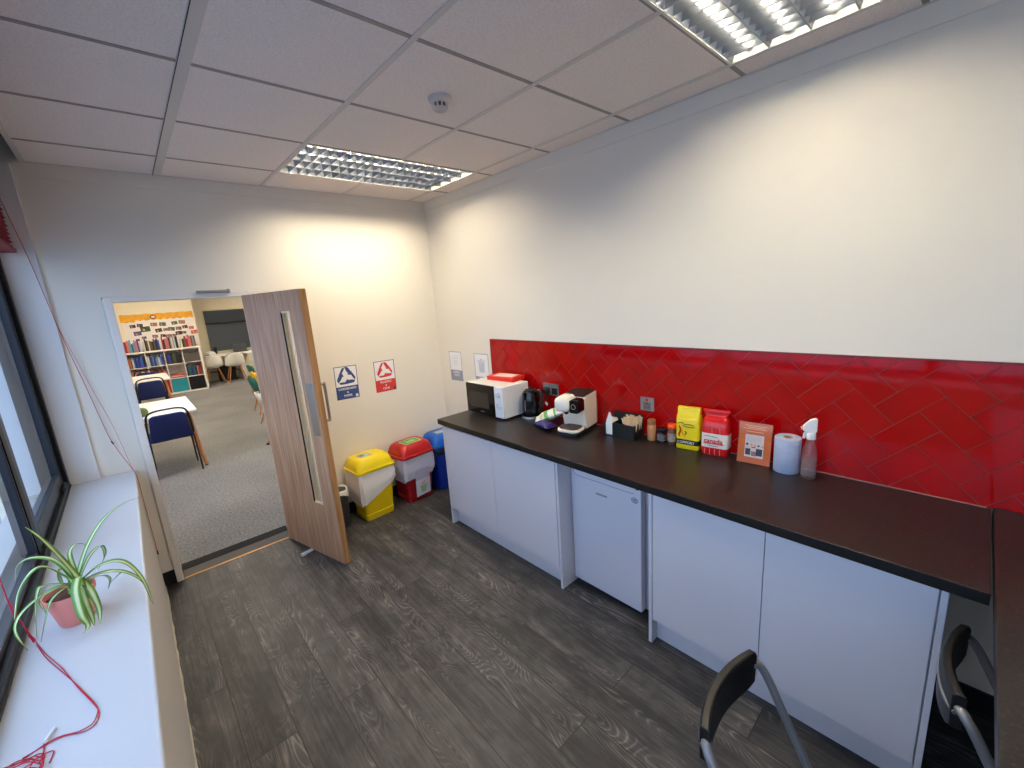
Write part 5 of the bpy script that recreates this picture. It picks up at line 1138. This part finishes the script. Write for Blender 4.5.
for k in range(4):
    a = math.radians(195 + 90 * k); b = MB(); r1 = .59; b.cyl((-.55 + r1 * math.cos(a), 3.10 + r1 * math.sin(a), 0), (-.55 + .2 * math.cos(a), 3.10 + .2 * math.sin(a), .714), .014, .024, 10); lg = b.build('leg', BEECH, t, smooth=True)
    b = MB(); b.cyl((-.55 + r1 * math.cos(a), 3.10 + r1 * math.sin(a), 0), (-.55 + r1 * math.cos(a), 3.10 + r1 * math.sin(a), .02), .02); b.build('foot_pad', BLACKPL, lg)
# white desk at the far wall
t = thing('white_desk', (-0.3, 10.65, 0), 'long white desk with slab leg under the dark internal window', 'desk')
b = MB(); b.box(-1.01, .34, 10.36, 10.96, .715, .765); b.build('desk_top', TT, t, bevel=0.003)
b = MB(); b.box(-.03, .065, 10.38, 10.94, 0, .715); b.build('slab_leg', TT, t)
b = MB(); b.box(-1.01, -.935, 10.38, 10.94, 0, .715); b.build('slab_leg', TT, t)
b = MB(); b.box(-.55, -.15, 10.62, 10.92, 0, .40); b.box(-.56, -.14, 10.61, 10.93, .401, .42)
tag(b.build('storage_crate', BLACKPL), 'black crate under the white desk behind the shell chair', 'crate')
b = MB(); b.lathe([(.12, 0), (.135, .03), (.12, .075), (.07, .105), (.02, .115)], (-.68, 10.55, .765), 24); tag(b.build('upturned_bowl', WHITEPAINT, smooth=True), 'white rounded bowl upside down on the left end of the white desk', 'bowl')
t = thing('laptop', (0.10, 10.70, .765), 'dark laptop open on the right half of the white desk', 'laptop')
b = MB(); b.box(-.08, .26, 10.60, 10.83, .765, .782); b.build('keyboard_base', BLACKPL, t); b = MB(); b.hexa([(-.08, 10.832, .783), (.26, 10.832, .783), (.26, 10.84, .783), (-.08, 10.84, .783), (-.08, 10.90, .98), (.26, 10.90, .98), (.26, 10.908, .98), (-.08, 10.908, .98)]); b.build('lid', DARKGREY, t)
t = thing('small_plant', (-.50, 10.86, .765), 'small dark green plant on the white desk before the window', 'plant')
b = MB(); b.lathe([(.035, 0), (.045, .07), (.04, .07)], (-.50, 10.86, .765), 16); b.build('pot', DARKGREY, t, smooth=True)
b = MB()
for k in range(16):
    a = k * 2.4; r = .03 + .07 * random.random(); z = .86 + .14 * random.random(); p = Vector((-.50 + r * math.cos(a), 10.86 + r * .8 * math.sin(a), z)); q = Vector((-.50, 10.86, .83)); s = Vector((-math.sin(a), math.cos(a), 0)) * .018
    m_ = (p + q) / 2; b.face([b.v(q), b.v(m_ + s), b.v(p), b.v(m_ - s)])
b.build('foliage', mat('dark_leaf', (40, 62, 36), 0.6), t)
t = thing('green_pot', (-2.345, 2.80, .74), 'small round green pot on the nearest white table', 'pot')
b = MB(); b.lathe([(.03, 0), (.055, .02), (.062, .05), (.05, .085), (.04, .09)], (-2.345, 2.80, .74), 22); b.build('pot_body', mat('pot_green', (88, 106, 46), 0.5), t, smooth=True)
b = MB(); b.lathe([(.043, .09), (.03, .10), (.01, .104)], (-2.345, 2.80, .74), 22); b.build('lid', mat('pot_green_lid', (100, 122, 58), 0.5), t, smooth=True)

# ------------------------------------------------------------------ light, world, camera
w = bpy.data.worlds.new('overcast'); SC.world = w; w.use_nodes = True; nt = w.node_tree
bg = nt.nodes['Background']; tc = nt.nodes.new('ShaderNodeTexCoord'); sx = nt.nodes.new('ShaderNodeSeparateXYZ'); L(nt, tc.outputs['Generated'], sx.inputs[0])
r = ramp(nt, [(0.0, (0.42, 0.50, 0.60, 1)), (0.5, (0.62, 0.77, 1.0, 1)), (1.0, (0.54, 0.71, 1.0, 1))])
L(nt, math_node(nt, 'ADD', math_node(nt, 'MULTIPLY', sx.outputs['Z'], 0.5), 0.5), r.inputs[0]); L(nt, r.outputs[0], bg.inputs[0]); bg.inputs[1].default_value = 2.6
def portal(x, y0, y1, z0, z1):
    l = bpy.data.lights.new('window_portal', 'AREA'); l.shape = 'RECTANGLE'; l.size = y1 - y0; l.size_y = z1 - z0; l.cycles.is_portal = True
    o = bpy.data.objects.new('window_portal', l); COL.objects.link(o)
    o.matrix_world = Matrix(((0, 0, -1, x), (1, 0, 0, (y0 + y1) / 2), (0, -1, 0, (z0 + z1) / 2), (0, 0, 0, 1)))
portal(-2.86, YN, 0.0, 0.9, 2.6); portal(BXL - .09, 0.65, 3.15, .9, 2.35)
cam = bpy.data.cameras.new('camera'); co = bpy.data.objects.new('camera', cam); COL.objects.link(co)
cam.sensor_fit = 'HORIZONTAL'; cam.sensor_width = 36; cam.lens = 423.05 / 1024 * 36; cam.clip_start = 0.01
co.matrix_world = Matrix.Translation((-2.3236, -3.6652, 1.8349)) @ Matrix.Rotation(-0.7288, 4, 'Z') @ Matrix.Rotation(PI / 2 - 0.2087, 4, 'X') @ Matrix.Rotation(-0.0711, 4, 'Z')
SC.camera = co
SC.view_settings.view_transform = 'Standard'; SC.view_settings.look = 'None'; SC.view_settings.gamma = 1; SC.view_settings.use_curve_mapping = False
SC.view_settings.exposure = 0.48
SC.cycles.use_denoising = True
SC.cycles.max_bounces = 10; SC.cycles.diffuse_bounces = 6; SC.cycles.glossy_bounces = 6; SC.cycles.transparent_max_bounces = 24; SC.cycles.transmission_bounces = 8
SC.cycles.caustics_reflective = True; SC.cycles.sample_clamp_indirect = 6; SC.cycles.blur_glossy = 0.5
